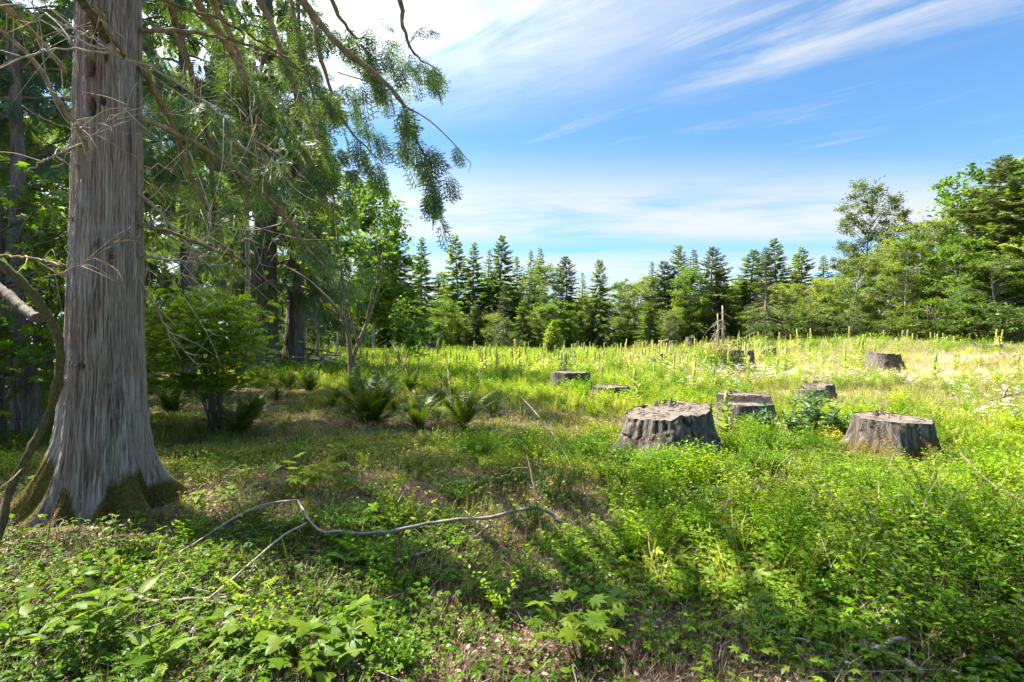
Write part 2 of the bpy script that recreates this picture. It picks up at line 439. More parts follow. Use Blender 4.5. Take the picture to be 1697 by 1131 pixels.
# ground cover (varied plant by plant)
M['g_creeper'] = leaf_mat('g_creeper', [(0.0, (0.044, 0.100, 0.005)), (0.4, (0.088, 0.169, 0.009)), (0.75, (0.155, 0.239, 0.013)), (1.0, (0.218, 0.285, 0.021))], trans=0.42, gloss=0.008, instancer=True)
M['g_bright'] = leaf_mat('g_bright', [(0.0, (0.047, 0.122, 0.004)), (0.5, (0.135, 0.251, 0.006)), (1.0, (0.305, 0.384, 0.015))], trans=0.45, gloss=0.01, instancer=True)
M['g_dry'] = leaf_mat('g_dry', [(0.0, (0.064, 0.038, 0.025)), (0.4, (0.179, 0.108, 0.067)), (0.7, (0.316, 0.216, 0.138)), (1.0, (0.517, 0.402, 0.304))], trans=0.2, gloss=0.03, instancer=True, tgain=(1.2, 1.0, 0.8))
M['g_red'] = leaf_mat('g_red', [(0.0, (0.12, 0.015, 0.012)), (0.5, (0.24, 0.035, 0.022)), (1.0, (0.34, 0.11, 0.04))], trans=0.3, gloss=0.04, instancer=True, tgain=(1.2, 1.0, 0.8))
M['g_grass'] = leaf_mat('g_grass', [(0.0, (0.083, 0.114, 0.009)), (0.5, (0.191, 0.213, 0.015)), (1.0, (0.415, 0.333, 0.037))], trans=0.35, gloss=0.03, instancer=True)
M['g_meadow'] = leaf_mat('g_meadow', [(0.0, (0.100, 0.160, 0.010)), (0.45, (0.237, 0.303, 0.016)), (0.8, (0.397, 0.425, 0.034)), (1.0, (0.560, 0.514, 0.095))], trans=0.42, gloss=0.02, instancer=True)
M['g_straw'] = leaf_mat('g_straw', [(0.0, (0.206, 0.175, 0.068)), (0.5, (0.351, 0.299, 0.135)), (1.0, (0.516, 0.454, 0.260))], trans=0.3, gloss=0.02, instancer=True, tgain=(1.2, 1.1, 0.8))
M['g_white'] = leaf_mat('g_white', [(0.0, (0.6, 0.62, 0.5)), (1.0, (0.85, 0.85, 0.8))], trans=0.3, gloss=0.02, instancer=True, tgain=(1, 1, 0.95))
M['g_twig'] = leaf_mat('g_twig', [(0.0, (0.08, 0.065, 0.055)), (0.5, (0.21, 0.185, 0.165)), (1.0, (0.38, 0.35, 0.32))], trans=0.0, gloss=0.02, instancer=True)
M['g_mullein'] = leaf_mat('g_mullein', [(0.0, (0.186, 0.234, 0.048)), (0.5, (0.386, 0.413, 0.084)), (1.0, (0.601, 0.550, 0.180))], trans=0.3, gloss=0.02, instancer=True)


def ground_material():
    m, N, L = nodes_of('forest_floor')
    ge = N.new('ShaderNodeNewGeometry')
    at = N.new('ShaderNodeAttribute'); at.attribute_name = 'meadow'
    ad = N.new('ShaderNodeAttribute'); ad.attribute_name = 'bare'

    def noise(sc, de, ro=0.6):
        n = N.new('ShaderNodeTexNoise'); n.inputs['Scale'].default_value = sc; n.inputs['Detail'].default_value = de; n.inputs['Roughness'].default_value = ro
        L.new(ge.outputs['Position'], n.inputs['Vector']); return n.outputs['Fac']
    n1 = noise(9, 8, 0.7); n2 = noise(1.3, 5); n3 = noise(60, 4, 0.7)
    soil = ramp(N, L, n1, [(0.25, (0.035, 0.023, 0.016)), (0.5, (0.115, 0.074, 0.052)), (0.75, (0.22, 0.155, 0.11))])
    mossc = ramp(N, L, n3, [(0.3, (0.028, 0.045, 0.010)), (0.7, (0.085, 0.11, 0.025))])
    fm = ramp(N, L, n2, [(0.46, (0, 0, 0)), (0.62, (0.75, 0.75, 0.75))])
    mx = N.new('ShaderNodeMix'); mx.data_type = 'RGBA'; L.new(fm, mx.inputs[0]); L.new(soil, mx.inputs[6]); L.new(mossc, mx.inputs[7])
    turf = ramp(N, L, n1, [(0.25, (0.05, 0.065, 0.018)), (0.5, (0.11, 0.125, 0.030)), (0.8, (0.20, 0.18, 0.065))])
    m2 = N.new('ShaderNodeMix'); m2.data_type = 'RGBA'; L.new(at.outputs['Fac'], m2.inputs[0]); L.new(mx.outputs[2], m2.inputs[6]); L.new(turf, m2.inputs[7])
    clay = ramp(N, L, n1, [(0.25, (0.20, 0.135, 0.085)), (0.5, (0.36, 0.27, 0.185)), (0.8, (0.50, 0.41, 0.31))])
    m3 = N.new('ShaderNodeMix'); m3.data_type = 'RGBA'; L.new(ad.outputs['Fac'], m3.inputs[0]); L.new(m2.outputs[2], m3.inputs[6]); L.new(clay, m3.inputs[7])
    bs = N.new('ShaderNodeBsdfPrincipled'); L.new(m3.outputs[2], bs.inputs['Base Color']); bs.inputs['Roughness'].default_value = 0.95; bs.inputs['Specular IOR Level'].default_value = 0.15
    bp = N.new('ShaderNodeBump'); bp.inputs['Strength'].default_value = 0.8; bp.inputs['Distance'].default_value = 0.04
    hs = N.new('ShaderNodeMath'); hs.operation = 'MULTIPLY_ADD'; L.new(n3, hs.inputs[0]); hs.inputs[1].default_value = 0.4; L.new(n1, hs.inputs[2])
    L.new(hs.outputs[0], bp.inputs['Height']); L.new(bp.outputs[0], bs.inputs['Normal'])
    o = N.new('ShaderNodeOutputMaterial'); L.new(bs.outputs[0], o.inputs[0])
    return m


# masks that lay out the vegetation, in metres on the ground
def meadow_mask(x, y):
    w = (fbm(x * 0.4, y * 0.4, 61, 3) - 0.5) * 5
    edge = 12.5 - 0.75 * x          # the clearing starts beyond this line
    e2 = np.where(x > 0, 12.5 - 1.15 * x, edge)
    return sstep(y + w, np.maximum(e2, 7.5) - 1.5, np.maximum(e2, 7.5) + 2.5)


def bare_mask(x, y):
    n = fbm(x * 0.22 + 3, y * 0.16 + 1, 71, 4)
    m = sstep(n, 0.47, 0.60) * sstep(x, 4, 10) * sstep(y, 11, 17) * sstep(y, 62, 42)
    q = np.exp(-(((x - 28) / 9) ** 2 + ((y - 31) / 5) ** 2))
    return np.clip(m + 1.1 * q, 0, 1)


def right_mask(x, y):
    """sprawling bright undergrowth, right of the view"""
    n = (fbm(x * 0.8, y * 0.8, 81, 3) - 0.5)
    return sstep(x + n * 2.2, 0.5, 2.0) * sstep(y + n * 1.5, 2.6, 3.9) * sstep(y + n, 9.0, 7.0)


def build_ground():
    # fine sheet near the camera, running out in ever larger cells to the horizon
    def axis(fine, step, far, grow):
        a = list(np.arange(0, fine + 1e-6, step)); s = step
        while a[-1] < far:
            s *= grow; a.append(a[-1] + s)
        return np.array(a)
    ax = axis(16, 0.14, 900, 1.09); xs = np.concatenate([-ax[::-1], ax[1:]])
    ys = np.concatenate([-axis(2, 0.4, 300, 1.25)[::-1], axis(24, 0.14, 1200, 1.07)[1:]])
    X, Y = np.meshgrid(xs, ys)
    Z = gh(X, Y)
    near = sstep(np.hypot(X, Y), 26, 18)
    Z = Z + near * (fbm(X * 3.1, Y * 3.1, 91, 4) - 0.5) * 0.07
    V = np.stack([X, Y, Z], -1).reshape(-1, 3)
    nx = len(xs); i = np.arange(len(ys) - 1)[:, None] * nx + np.arange(nx - 1)[None]
    F = np.stack([i, i + 1, i + nx + 1, i + nx], -1).reshape(-1, 4)
    g = Geo().add(V, F, 0.5, 0, True)
    x, y = V[:, 0], V[:, 1]
    me = g.mesh('ground', ground_material(), {'meadow': meadow_mask(x, y), 'bare': bare_mask(x, y)})
    tag(link('ground', me), kind='structure')


build_ground()

# ------------------------------------------------------------------ leaf and spray shapes (length along +Y, width X, face up +Z)
LEAF2 = (np.array([[0, 0, 0], [0.28, 0.45, 0.05], [0, 1, -0.06], [-0.28, 0.45, 0.05]]), np.array([[0, 1, 2], [0, 2, 3]]))
LEAF6 = (np.array([[0, 0, 0], [0.24, 0.28, 0.05], [0.22, 0.62, 0.03], [0, 1, -0.10], [-0.22, 0.62, 0.03], [-0.24, 0.28, 0.05], [0, 0.5, -0.01]]),
         np.array([[0, 1, 6], [1, 2, 6], [2, 3, 6], [3, 4, 6], [4, 5, 6], [5, 0, 6]]))
LANCE = (np.array([[0, 0, 0], [0.15, 0.25, 0.03], [0.19, 0.55, 0.02], [0.10, 0.82, -0.05], [0, 1, -0.14], [-0.10, 0.82, -0.05], [-0.19, 0.55, 0.02], [-0.15, 0.25, 0.03], [0, 0.3, 0.0], [0, 0.7, -0.05]]),
         np.array([[0, 1, 8], [1, 2, 8], [2, 9, 8], [2, 3, 9], [3, 4, 9], [4, 5, 9], [5, 6, 9], [6, 8, 9], [6, 7, 8], [7, 0, 8]]))


def palmate(lobes=5, deep=0.45, wid=0.30):
    """a lobed leaf: stalk end at the origin, lobes fanning out"""
    ang = np.linspace(-2.0, 2.0, lobes); V = [[0, 0.30, 0.03]]; n = 2 * lobes + 1
    rim = []
    for k, a in enumerate(ang):
        ln = 0.72 - 0.20 * abs(a) / 2.0
        if k == 0:
            rim.append([0.0, 0.02, 0.0])
        rim.append([math.sin(a) * ln, 0.30 + math.cos(a) * ln, -0.10 * ln])
        if k < lobes - 1:
            am = (a + ang[k + 1]) / 2
            rim.append([math.sin(am) * ln * deep, 0.30 + math.cos(am) * ln * deep, 0.05])
    # widen lobes with a shoulder on each side
    out = []
    c = np.array([0, 0.30])
    for k, r in enumerate(rim):
        r = np.array(r)
        lobe = k % 2 == 1
        if lobe:
            d = r[:2] - c; p = np.array([-d[1], d[0]]) * wid * 0.5
            b = c + d * 0.66
            out.append([b[0] + p[0], b[1] + p[1], r[2] * 0.3]); out.append(list(r)); out.append([b[0] - p[0], b[1] - p[1], r[2] * 0.3])
        else:
            out.append(list(r))
    out = np.array(out)
    a = np.arctan2(out[:, 0] , out[:, 1] - 0.30)
    V = np.vstack([[[0, 0.30, 0.03]], out])
    m = len(out)
    F = np.array([[0, 1 + k, 1 + (k + 1) % m] for k in range(m)])
    return V, F


PALM5 = palmate(5, 0.45, 0.34)
PALM7 = palmate(7, 0.50, 0.26)
PALM3 = palmate(3, 0.5, 0.5)


def cedar_spray(hi=True, n=11, seed=0):
    """flat drooping frond of a red cedar, one unit long"""
    g = np.random.default_rng(seed); V, F = [], []

    def dia(a, d, l, w):
        d = d / np.linalg.norm(d); s = np.array([d[1], -d[0], 0]); k = len(V)
        V.extend([a, a + d * l * 0.45 + s * w, a + d * l, a + d * l * 0.45 - s * w])
        F.extend([[k, k + 1, k + 2], [k, k + 2, k + 3]])
    dia(np.zeros(3), np.array([0, 1.0, 0]), 1.0, 0.014 if hi else 0.02)
    for j in range(n):
        s = 0.10 + 0.86 * j / (n - 1)
        l = (0.46 * math.sin(math.pi * min(1, 0.16 + s * 0.86)) ** 0.8 + 0.05) * g.uniform(0.8, 1.15)
        sd = 1 if j % 2 else -1
        an = math.radians(g.uniform(38, 52)); d = np.array([sd * math.sin(an), math.cos(an), 0]); a = np.array([0, s, 0])
        if hi:
            dia(a, d, l, 0.019)
            for q in range(4):
                b = a + d * l * (0.2 + 0.2 * q); e = an + (0.75 if q % 2 else -0.75)
                dia(b, np.array([sd * math.sin(e), math.cos(e), 0]), l * (0.50 - 0.07 * q), 0.017)
        else:
            dia(a, d, l, 0.055)
    V = np.array(V); V[:, 2] = -0.10 * V[:, 1] ** 2 - 0.45 * V[:, 0] ** 2 + g.normal(size=len(V)) * 0.008
    return V, np.array(F)


SPRAY_HI = [cedar_spray(True, 12, s) for s in (1, 2)]
SPRAY_LO = [cedar_spray(False, 13, s) for s in (3, 4)]


def rand_dirs(rng, n, down=0.0, spread=1.0):
    a = rng.uniform(0, 2 * np.pi, n); z = rng.uniform(-1, 1, n) * spread - down
    return nrm(np.stack([np.cos(a), np.sin(a), z], -1))


def leaves(g, rng, shape, P_, size, down=0.2, tint=(0.2, 0.8), mat=0, spread=0.6, upness=0.6):
    n = len(P_)
    D = rand_dirs(rng, n, down, spread)
    U = nrm(rng.normal(size=(n, 3)) * (1 - upness) + np.array([0, 0, upness]))
    S = size * rng.uniform(0.65, 1.35, n)
    V, F = inst(shape[0], shape[1], P_, frames(D, U), S)
    t = rng.uniform(tint[0], tint[1], n) if np.ndim(tint[0]) == 0 else np.clip(np.asarray(tint[0]) + rng.normal(size=n) * tint[1], 0, 1)
    g.add(V, F, np.repeat(t, len(shape[0])), mat)


# ------------------------------------------------------------------ tree prototypes: (trunk mesh, crown mesh)
def conifer(seed, h=20.0, clear=0.12, w=3.0, nb=120, droop=0.35, mat='fir_leaf', size=0.62, taper=0.8, dens=1.0, bare=0.0, power=0.85):
    rng = np.random.default_rng(seed); gt, gc = Geo(), Geo()
    zz = np.linspace(-0.3, h, 24)
    bend = np.stack([fbm(zz * 0.1, zz * 0 + seed, seed, 2) - 0.5, fbm(zz * 0.1, zz * 0 + seed + 5, seed + 3, 2) - 0.5], -1) * 0.7
    bend *= sstep(zz, 0, 6)[:, None]
    tr = np.column_stack([bend, zz]); r0 = h * 0.0135
    add_tube(gt, tr, r0 * (1 - zz.clip(0) / h) ** 0.85 + 0.015, 9, 0.5)
    az = rng.uniform(0, 6.28)
    Ps, Ds, Us, Ss, Ts = [], [], [], [], []
    for i in range(nb):
        t = clear + (0.985 - clear) * (i / (nb - 1)) ** 0.92 + rng.normal() * 0.004
        az += 2.39996 + rng.normal() * 0.35
        L = (w * max(1 - t, 0) ** power * rng.uniform(0.6, 1.15) + 0.10 + 0.25 * min(1, (1 - t) * 6)) * (1.0 if rng.random() > 0.1 else 0.55)
        L *= 0.62 + 0.85 * float(noise2(t * 7 + seed, math.cos(az) * 1.3 + math.sin(az) * 0.7 + seed, seed))
        low = 1 - (t - clear) / (1 - clear)
        e0 = 0.55 - 0.75 * low ** 0.6 + rng.normal() * 0.08
        s = np.linspace(0, 1, 9)
        rad = L * s * np.cos(e0 * 0.7)
        zo = L * (np.sin(e0) * s - droop * low * s ** 1.6 + 0.22 * droop * s ** 4)
        bx = np.interp(h * t, zz, bend[:, 0]); by = np.interp(h * t, zz, bend[:, 1])
        ca, sa = math.cos(az), math.sin(az)
        pts = np.column_stack([bx + ca * rad, by + sa * rad, h * t + zo])
        isbare = rng.random() < bare * low * 1.6
        add_tube(gt, pts[::2], np.linspace(0.012 + 0.007 * L, 0.006, 5), 4, 0.55 if not isbare else 0.8)
        if isbare:
            continue
        n = int((L / 0.115 + 5) * dens)
        ss = rng.uniform(0.12, 1.0, n) ** 0.8
        pp = np.stack([np.interp(ss, s, pts[:, k]) for k in range(3)], -1)
        tg = nrm(np.stack([np.interp(ss, s, np.gradient(pts[:, k])) for k in range(3)], -1))
        side = np.array([-sa, ca, 0]) * rng.choice([-1, 1], n)[:, None]
        D = tg * rng.uniform(0.35, 1.0, n)[:, None] + side * rng.uniform(0.1, 0.95, n)[:, None] + np.array([0, 0, -1]) * rng.uniform(-0.12, 0.55, n)[:, None] * (0.4 + droop)
        Ps.append(pp + rng.normal(size=(n, 3)) * 0.03); Ds.append(D)
        Us.append(np.array([0, 0, 1]) + rng.normal(size=(n, 3)) * 0.35)
        Ss.append(size * (0.32 + 0.78 * min(1, L / w + 0.10)) * (1.15 - 0.5 * ss) * rng.uniform(0.7, 1.3, n))
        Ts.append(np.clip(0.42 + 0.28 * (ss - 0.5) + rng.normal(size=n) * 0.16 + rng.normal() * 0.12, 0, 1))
    # leader
    n = 10; pp = np.column_stack([np.full(n, bend[-1, 0]), np.full(n, bend[-1, 1]), h - rng.uniform(0, 1.2, n)])
    Ps.append(pp); Ds.append(rand_dirs(rng, n, -0.5, 0.5)); Us.append(rng.normal(size=(n, 3)) + [0, 0, 1]); Ss.append(np.full(n, 0.22)); Ts.append(np.full(n, 0.5))
    T, TF = [], []
    for k, a in enumerate((-0.75, -0.36, 0.0, 0.38, 0.72)):
        l = 1 - 0.32 * abs(a); d = np.array([math.sin(a), math.cos(a)]); q = np.array([d[1], -d[0]]); o = np.array([0, 0.14 * k % 0.3])
        b = len(T)
        T += [[*o, 0], [*(o + d * l * .5 + q * .075), 0.02], [*(o + d * l), -0.10], [*(o + d * l * .5 - q * .075), 0.02]]
        TF += [[b, b + 1, b + 2], [b, b + 2, b + 3]]
    T, TF = np.array(T), np.array(TF)
    Pn, Dn, Un, Sn, Tn = map(np.concatenate, (Ps, Ds, Us, Ss, Ts))
    V, F = inst(T, TF, Pn, frames(Dn, Un), Sn)
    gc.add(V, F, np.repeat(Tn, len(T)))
    return gt.mesh('trunk', M['bark_far']), gc.mesh('crown', M[mat])


def broadleaf(seed, h=16.0, clear=0.2, w=4.0, nclump=60, per=130, mat='alder_leaf', size=0.26, stems=1, bark='bark_pale', clump=1.0, top=1.0, shape=None, up=0.0, lean=0.0):
    rng = np.random.default_rng(seed); gt, gc = Geo(), Geo()
    shape = shape or LEAF2
    stemp = []
    for k in range(stems):
        a = rng.uniform(0, 6.28); sp = 0.0 if stems == 1 else rng.uniform(0.05, 0.16) * h
        hh = h * rng.uniform(0.82, 0.95)
        pts = [[0, 0, -0.3]] + [[math.cos(a) * sp * s ** 1.2 + rng.normal() * 0.018 * h * s + lean * s * s * h, math.sin(a) * sp * s ** 1.2 + rng.normal() * 0.018 * h * s, hh * s] for s in (0.15, 0.35, 0.55, 0.75, 1.0)]
        if stems > 1:
            pts[0] = [math.cos(a) * 0.15, math.sin(a) * 0.15, -0.3]
        c = crv(pts, 16); r = h * (0.0115 if stems == 1 else 0.008)
        add_tube(gt, c, r * (1 - np.linspace(0, 1, 16)) ** 0.8 + 0.02, 8, 0.5 + rng.normal() * 0.08)
        stemp.append(c)
    for i in range(nclump):
        st = stemp[rng.integers(len(stemp))]
        t = rng.uniform(clear, 1.0) ** 0.9
        prof = math.sin(math.pi * min(1, max(0.06, (t - clear * 0.8) / (1.12 - clear * 0.8)))) ** 0.6
        z = h * t; a = rng.uniform(0, 6.28); rr = w * prof * math.sqrt(rng.uniform(0.08, 1.0)) * rng.uniform(0.75, 1.2)
        zi = min(1, max(0.05, t - rr / h * (0.35 + up)))
        o = np.array([np.interp(zi * h, st[:, 2], st[:, k]) for k in range(3)])
        axis = np.array([np.interp(z, st[:, 2], st[:, k]) for k in range(2)])
        c = np.array([axis[0] + math.cos(a) * rr, axis[1] + math.sin(a) * rr, z + rng.normal() * 0.25])
        mid = o * 0.5 + c * 0.5 + np.array([0, 0, 0.06 * rr])
        cl = crv([o, mid, c], 6); add_tube(gt, cl, np.linspace(0.012 + 0.010 * rr, 0.008, 6), 4, 0.5)
        cs = clump * w * 0.24 * rng.uniform(0.65, 1.35); n = int(per * rng.uniform(0.6, 1.4))
        # leaves hang on twigs that fan out of the branch end
        nt = 9; td = rand_dirs(rng, nt, -0.15 - up, 0.7); tl = cs * rng.uniform(0.6, 1.5, nt)
        which = rng.integers(nt, size=n); f = rng.uniform(0.1, 1.0, n)
        pp = c + td[which] * (tl[which] * f)[:, None] + rng.normal(size=(n, 3)) * cs * 0.16
        tc = np.clip(0.46 + rng.normal() * 0.16 + np.zeros(n), 0, 1)
        leaves(gc, rng, shape, pp, size, 0.35 - up, (tc, 0.15), 0, 0.6, 0.5)
        for q in range(nt):
            add_tube(gt, np.array([c, c + td[q] * tl[q] * 0.55, c + td[q] * tl[q]]), np.array([0.010, 0.007, 0.004]), 3, 0.5)
    return gt.mesh('trunk', M[bark]), gc.mesh('crown', M[mat])


def cedar(seed, h=20.0, clear=0.12, w=4.2, nb=64, spray=SPRAY_LO, per=26, size=0.62, r0=0.4, mat='cedar_leaf'):
    """western red cedar: limbs sweep down and out, sprays hang like curtains"""
    rng = np.random.default_rng(seed); gt, gc = Geo(), Geo()
    zz = np.linspace(-0.4, h, 30); th = np.linspace(0, 2 * np.pi, 28, endpoint=False)
    Z, A = np.meshgrid(zz, th, indexing='ij')
    rr = r0 * (1 - Z.clip(0) / h) ** 0.8 + 0.02 + r0 * 0.75 * np.exp(-Z.clip(0) / 0.55) * (0.75 + 0.5 * np.cos(A * 5 + seed) * 0.7)
    rr *= 1 + 0.07 * np.sin(A * 9 + seed + Z * 0.2) + 0.05 * np.sin(A * 14 + Z)
    V = np.stack([np.cos(A) * rr, np.sin(A) * rr, Z], -1).reshape(-1, 3)
    i = np.arange(len(zz) - 1)[:, None] * 28; j = np.arange(28)[None]
    F = np.stack([i + j, i + (j + 1) % 28, i + 28 + (j + 1) % 28, i + 28 + j], -1).reshape(-1, 4)
    gt.add(V, F, 0.5, 0, True)
    az = rng.uniform(0, 6.28)
    for i in range(nb):
        t = clear + (0.97 - clear) * (i / (nb - 1)); az += 2.39996 + rng.normal() * 0.3
        L = w * (1 - t) ** 0.6 * rng.uniform(0.65, 1.15) + 0.5
        s = np.linspace(0, 1, 10); low = 1 - t
        zo = L * (0.18 * s - (0.55 + 0.55 * low) * s ** 1.7 + 0.42 * s ** 3.2)
        ca, sa = math.cos(az), math.sin(az); rad = L * s * 0.9
        wob = np.cumsum(rng.normal(size=10)) * 0.03 * L
        pts = np.column_stack([ca * rad - sa * wob, sa * rad + ca * wob, h * t + zo])
        add_tube(gt, pts, np.linspace(0.018 + 0.011 * L, 0.006, 10), 5, 0.62)
        n = int(per * (0.5 + L / w)); ss = rng.uniform(0.16, 1, n) ** 0.75
        pp = np.stack([np.interp(ss, s, pts[:, k]) for k in range(3)], -1)
        tg = nrm(np.stack([np.interp(ss, s, np.gradient(pts[:, k])) for k in range(3)], -1))
        sg = rng.choice([-1, 1], n)[:, None]; side = np.array([-sa, ca, 0]) * sg
        off = rng.uniform(0.0, 0.55, n)[:, None] * (0.5 + 0.5 * L / w)
        pp = pp + side * off - np.array([0, 0, 1]) * off * rng.uniform(0.1, 0.8, n)[:, None]
        D = tg * rng.uniform(0.0, 0.7, n)[:, None] + side * rng.uniform(0.1, 0.7, n)[:, None] + np.array([0, 0, -1]) * rng.uniform(0.35, 1.25, n)[:, None]
        U = np.cross(tg, [0, 0, 1.0]) * rng.normal(size=(n, 1)) * 0.7 + side * 0.7 + np.array([0, 0, 0.6]) + rng.normal(size=(n, 3)) * 0.25
        S = size * rng.uniform(0.6, 1.35, n) * (0.7 + 0.3 * L / w)
        tc = np.clip(0.42 + rng.normal() * 0.10 + rng.normal(size=n) * 0.16, 0, 1)
        half = n // 2
        for q, sl_ in enumerate((slice(0, half), slice(half, n))):
            T, TF = spray[q]
            V, F = inst(T, TF, pp[sl_], frames(D[sl_], U[sl_]), S[sl_]); gc.add(V, F, np.repeat(tc[sl_], len(T)))
    return gt.mesh('trunk', M['bark_dark']), gc.mesh('crown', M[mat])


PROTO = {
    'fir_a': conifer(1, 20, 0.12, 4.6, 180, 0.46, size=0.68, dens=1.75), 'fir_b': conifer(2, 20, 0.16, 3.6, 160, 0.36, size=0.58, dens=1.75),
    'fir_c': conifer(3, 20, 0.06, 5.2, 200, 0.54, size=0.74, dens=1.75), 'fir_d': conifer(4, 20, 0.26, 3.6, 130, 0.38, size=0.60, dens=1.3),
    'pale_a': conifer(5, 20, 0.16, 4.2, 170, 0.65, 'spruce_leaf', 0.54, dens=1.2, bare=0.28), 'pale_b': conifer(6, 20, 0.04, 4.6, 210, 0.72, 'spruce_leaf', 0.62, bare=0.08, power=0.62, dens=1.7),
    'hem_a': conifer(7, 20, 0.05, 5.0, 220, 0.62, 'fir_leaf', 0.62, power=0.62, dens=1.75),
    'alder_a': broadleaf(11, 16, 0.16, 3.9, 84, 170, 'alder_leaf', 0.25), 'alder_b': broadleaf(12, 16, 0.28, 3.6, 66, 150, 'alder_leaf', 0.25, clump=1.1),
    'alder_c': broadleaf(13, 16, 0.04, 4.4, 110, 180, 'alder_leaf', 0.25, stems=3), 'alder_s': broadleaf(14, 16, 0.30, 3.2, 36, 100, 'alder_leaf', 0.26, clump=1.2, stems=2),
    'maple_a': broadleaf(21, 16, 0.05, 4.4, 90, 160, 'maple_leaf', 0.36, stems=2, clump=1.15), 'maple_b': broadleaf(22, 16, 0.16, 4.8, 76, 180, 'maple_leaf', 0.40, clump=1.25),
    'poplar': broadleaf(31, 20, 0.40, 4.6, 80, 170, 'poplar_leaf', 0.26, up=0.35, bark='bark_dark', clump=1.05),
    'cedar_a': cedar(41, 20, 0.13, 4.4, 60, per=26), 'cedar_b': cedar(42, 18, 0.18, 3.8, 52, per=24), 'cedar_c': cedar(43, 22, 0.22, 5.0, 58, per=28, r0=0.55),
    'cedar_h': cedar(44, 20, 0.36, 4.2, 46, per=28, r0=0.17),
    'shrub_a': broadleaf(51, 4, 0.02, 1.9, 34, 90, 'shrub_leaf', 0.17, stems=4, bark='bark_dark'), 'shrub_b': broadleaf(52, 3.2, 0.0, 2.2, 36, 90, 'shrub_leaf', 0.15, stems=5, bark='bark_dark'),
    'vine_maple': broadleaf(53, 5.5, 0.10, 2.7, 46, 56, 'maple_leaf', 0.17, stems=4, bark='bark_dark', shape=PALM5, clump=1.2),
}
PROTO_H = {'cedar_b': 18, 'cedar_c': 22, 'shrub_a': 4, 'shrub_b': 3.2, 'vine_maple': 5.5}
for k in PROTO:
    PROTO_H.setdefault(k, 16 if k[:5] in ('alder', 'maple') else 20)


def tree(kind, x, y, h, name, label, cat='tree', group=None, rz=None, wide=1.0, rng=np.random.default_rng(99)):
    k = h / PROTO_H[kind]
    root = thing(name, label, cat, (x, y, ghf(x, y)), rng.uniform(0, 6.28) if rz is None else rz, group)
    root.scale = (k * wide * rng.uniform(.86, 1.14), k * wide * rng.uniform(.86, 1.14), k)
    root.rotation_euler = (rng.normal() * .018, rng.normal() * .018, root.rotation_euler.z)
    link('trunk', PROTO[kind][0], root); link('crown', PROTO[kind][1], root)
    return root


ORD = ['first', 'second', 'third', 'fourth', 'fifth', 'sixth', 'seventh', 'eighth', 'ninth', 'tenth', 'eleventh', 'twelfth', 'thirteenth', 'fourteenth',
       'fifteenth', 'sixteenth', 'seventeenth', 'eighteenth', 'nineteenth', 'twentieth', 'twenty-first', 'twenty-second', 'twenty-third', 'twenty-fourth',
       'twenty-fifth', 'twenty-sixth', 'twenty-seventh', 'twenty-eighth', 'twenty-ninth', 'thirtieth', 'thirty-first', 'thirty-second', 'thirty-third', 'thirty-fourth', 'thirty-fifth', 'thirty-sixth']

# trees round the clearing: kind, pixel column, top row, distance, width factor
CONIFERS = [
    ('fir_c', 655, 385, 66, 1.0), ('fir_a', 698, 392, 84, 0.95), ('fir_b', 726, 452, 92, 1.0), ('fir_c', 756, 388, 88, 0.95), ('fir_a', 783, 400, 86, 1.0), ('fir_d', 808, 412, 92, 1.0),
    ('fir_c', 831, 389, 84, 0.9), ('pale_a', 836, 470, 66, 1.0), ('fir_b', 862, 424, 92, 1.0), ('fir_b', 879, 414, 90, 0.9), ('fir_b', 895, 411, 92, 1.0),
    ('pale_b', 937, 424, 84, 0.85), ('fir_d', 963, 450, 88, 0.9), ('hem_a', 996, 430, 80, 0.8), ('fir_d', 1078, 432, 90, 1.0),
    ('pale_b', 1098, 432, 82, 1.0), ('hem_a', 1122, 407, 82, 0.9), ('fir_b', 1146, 414, 90, 1.1), ('pale_b', 1176, 409, 80, 1.0), ('fir_c', 1193, 442, 88, 0.9),
    ('fir_c', 1243, 414, 86, 1.25), ('pale_a', 1266, 409, 68, 1.25), ('fir_c', 1284, 395, 84, 1.05), ('fir_b', 1318, 420, 88, 1.0), ('fir_c', 1331, 408, 84, 0.95), ('fir_b', 1362, 424, 84, 1.0),
    ('pale_b', 1672, 256, 52, 1.15), ('hem_a', 1712, 275, 50, 1.2), ('pale_b', 1640, 330, 56, 1.0), ('fir_b', 545, 400, 75, 1.0), ('hem_a', 600, 420, 82, 1.0), ('fir_a', 505, 380, 70, 1.0)]
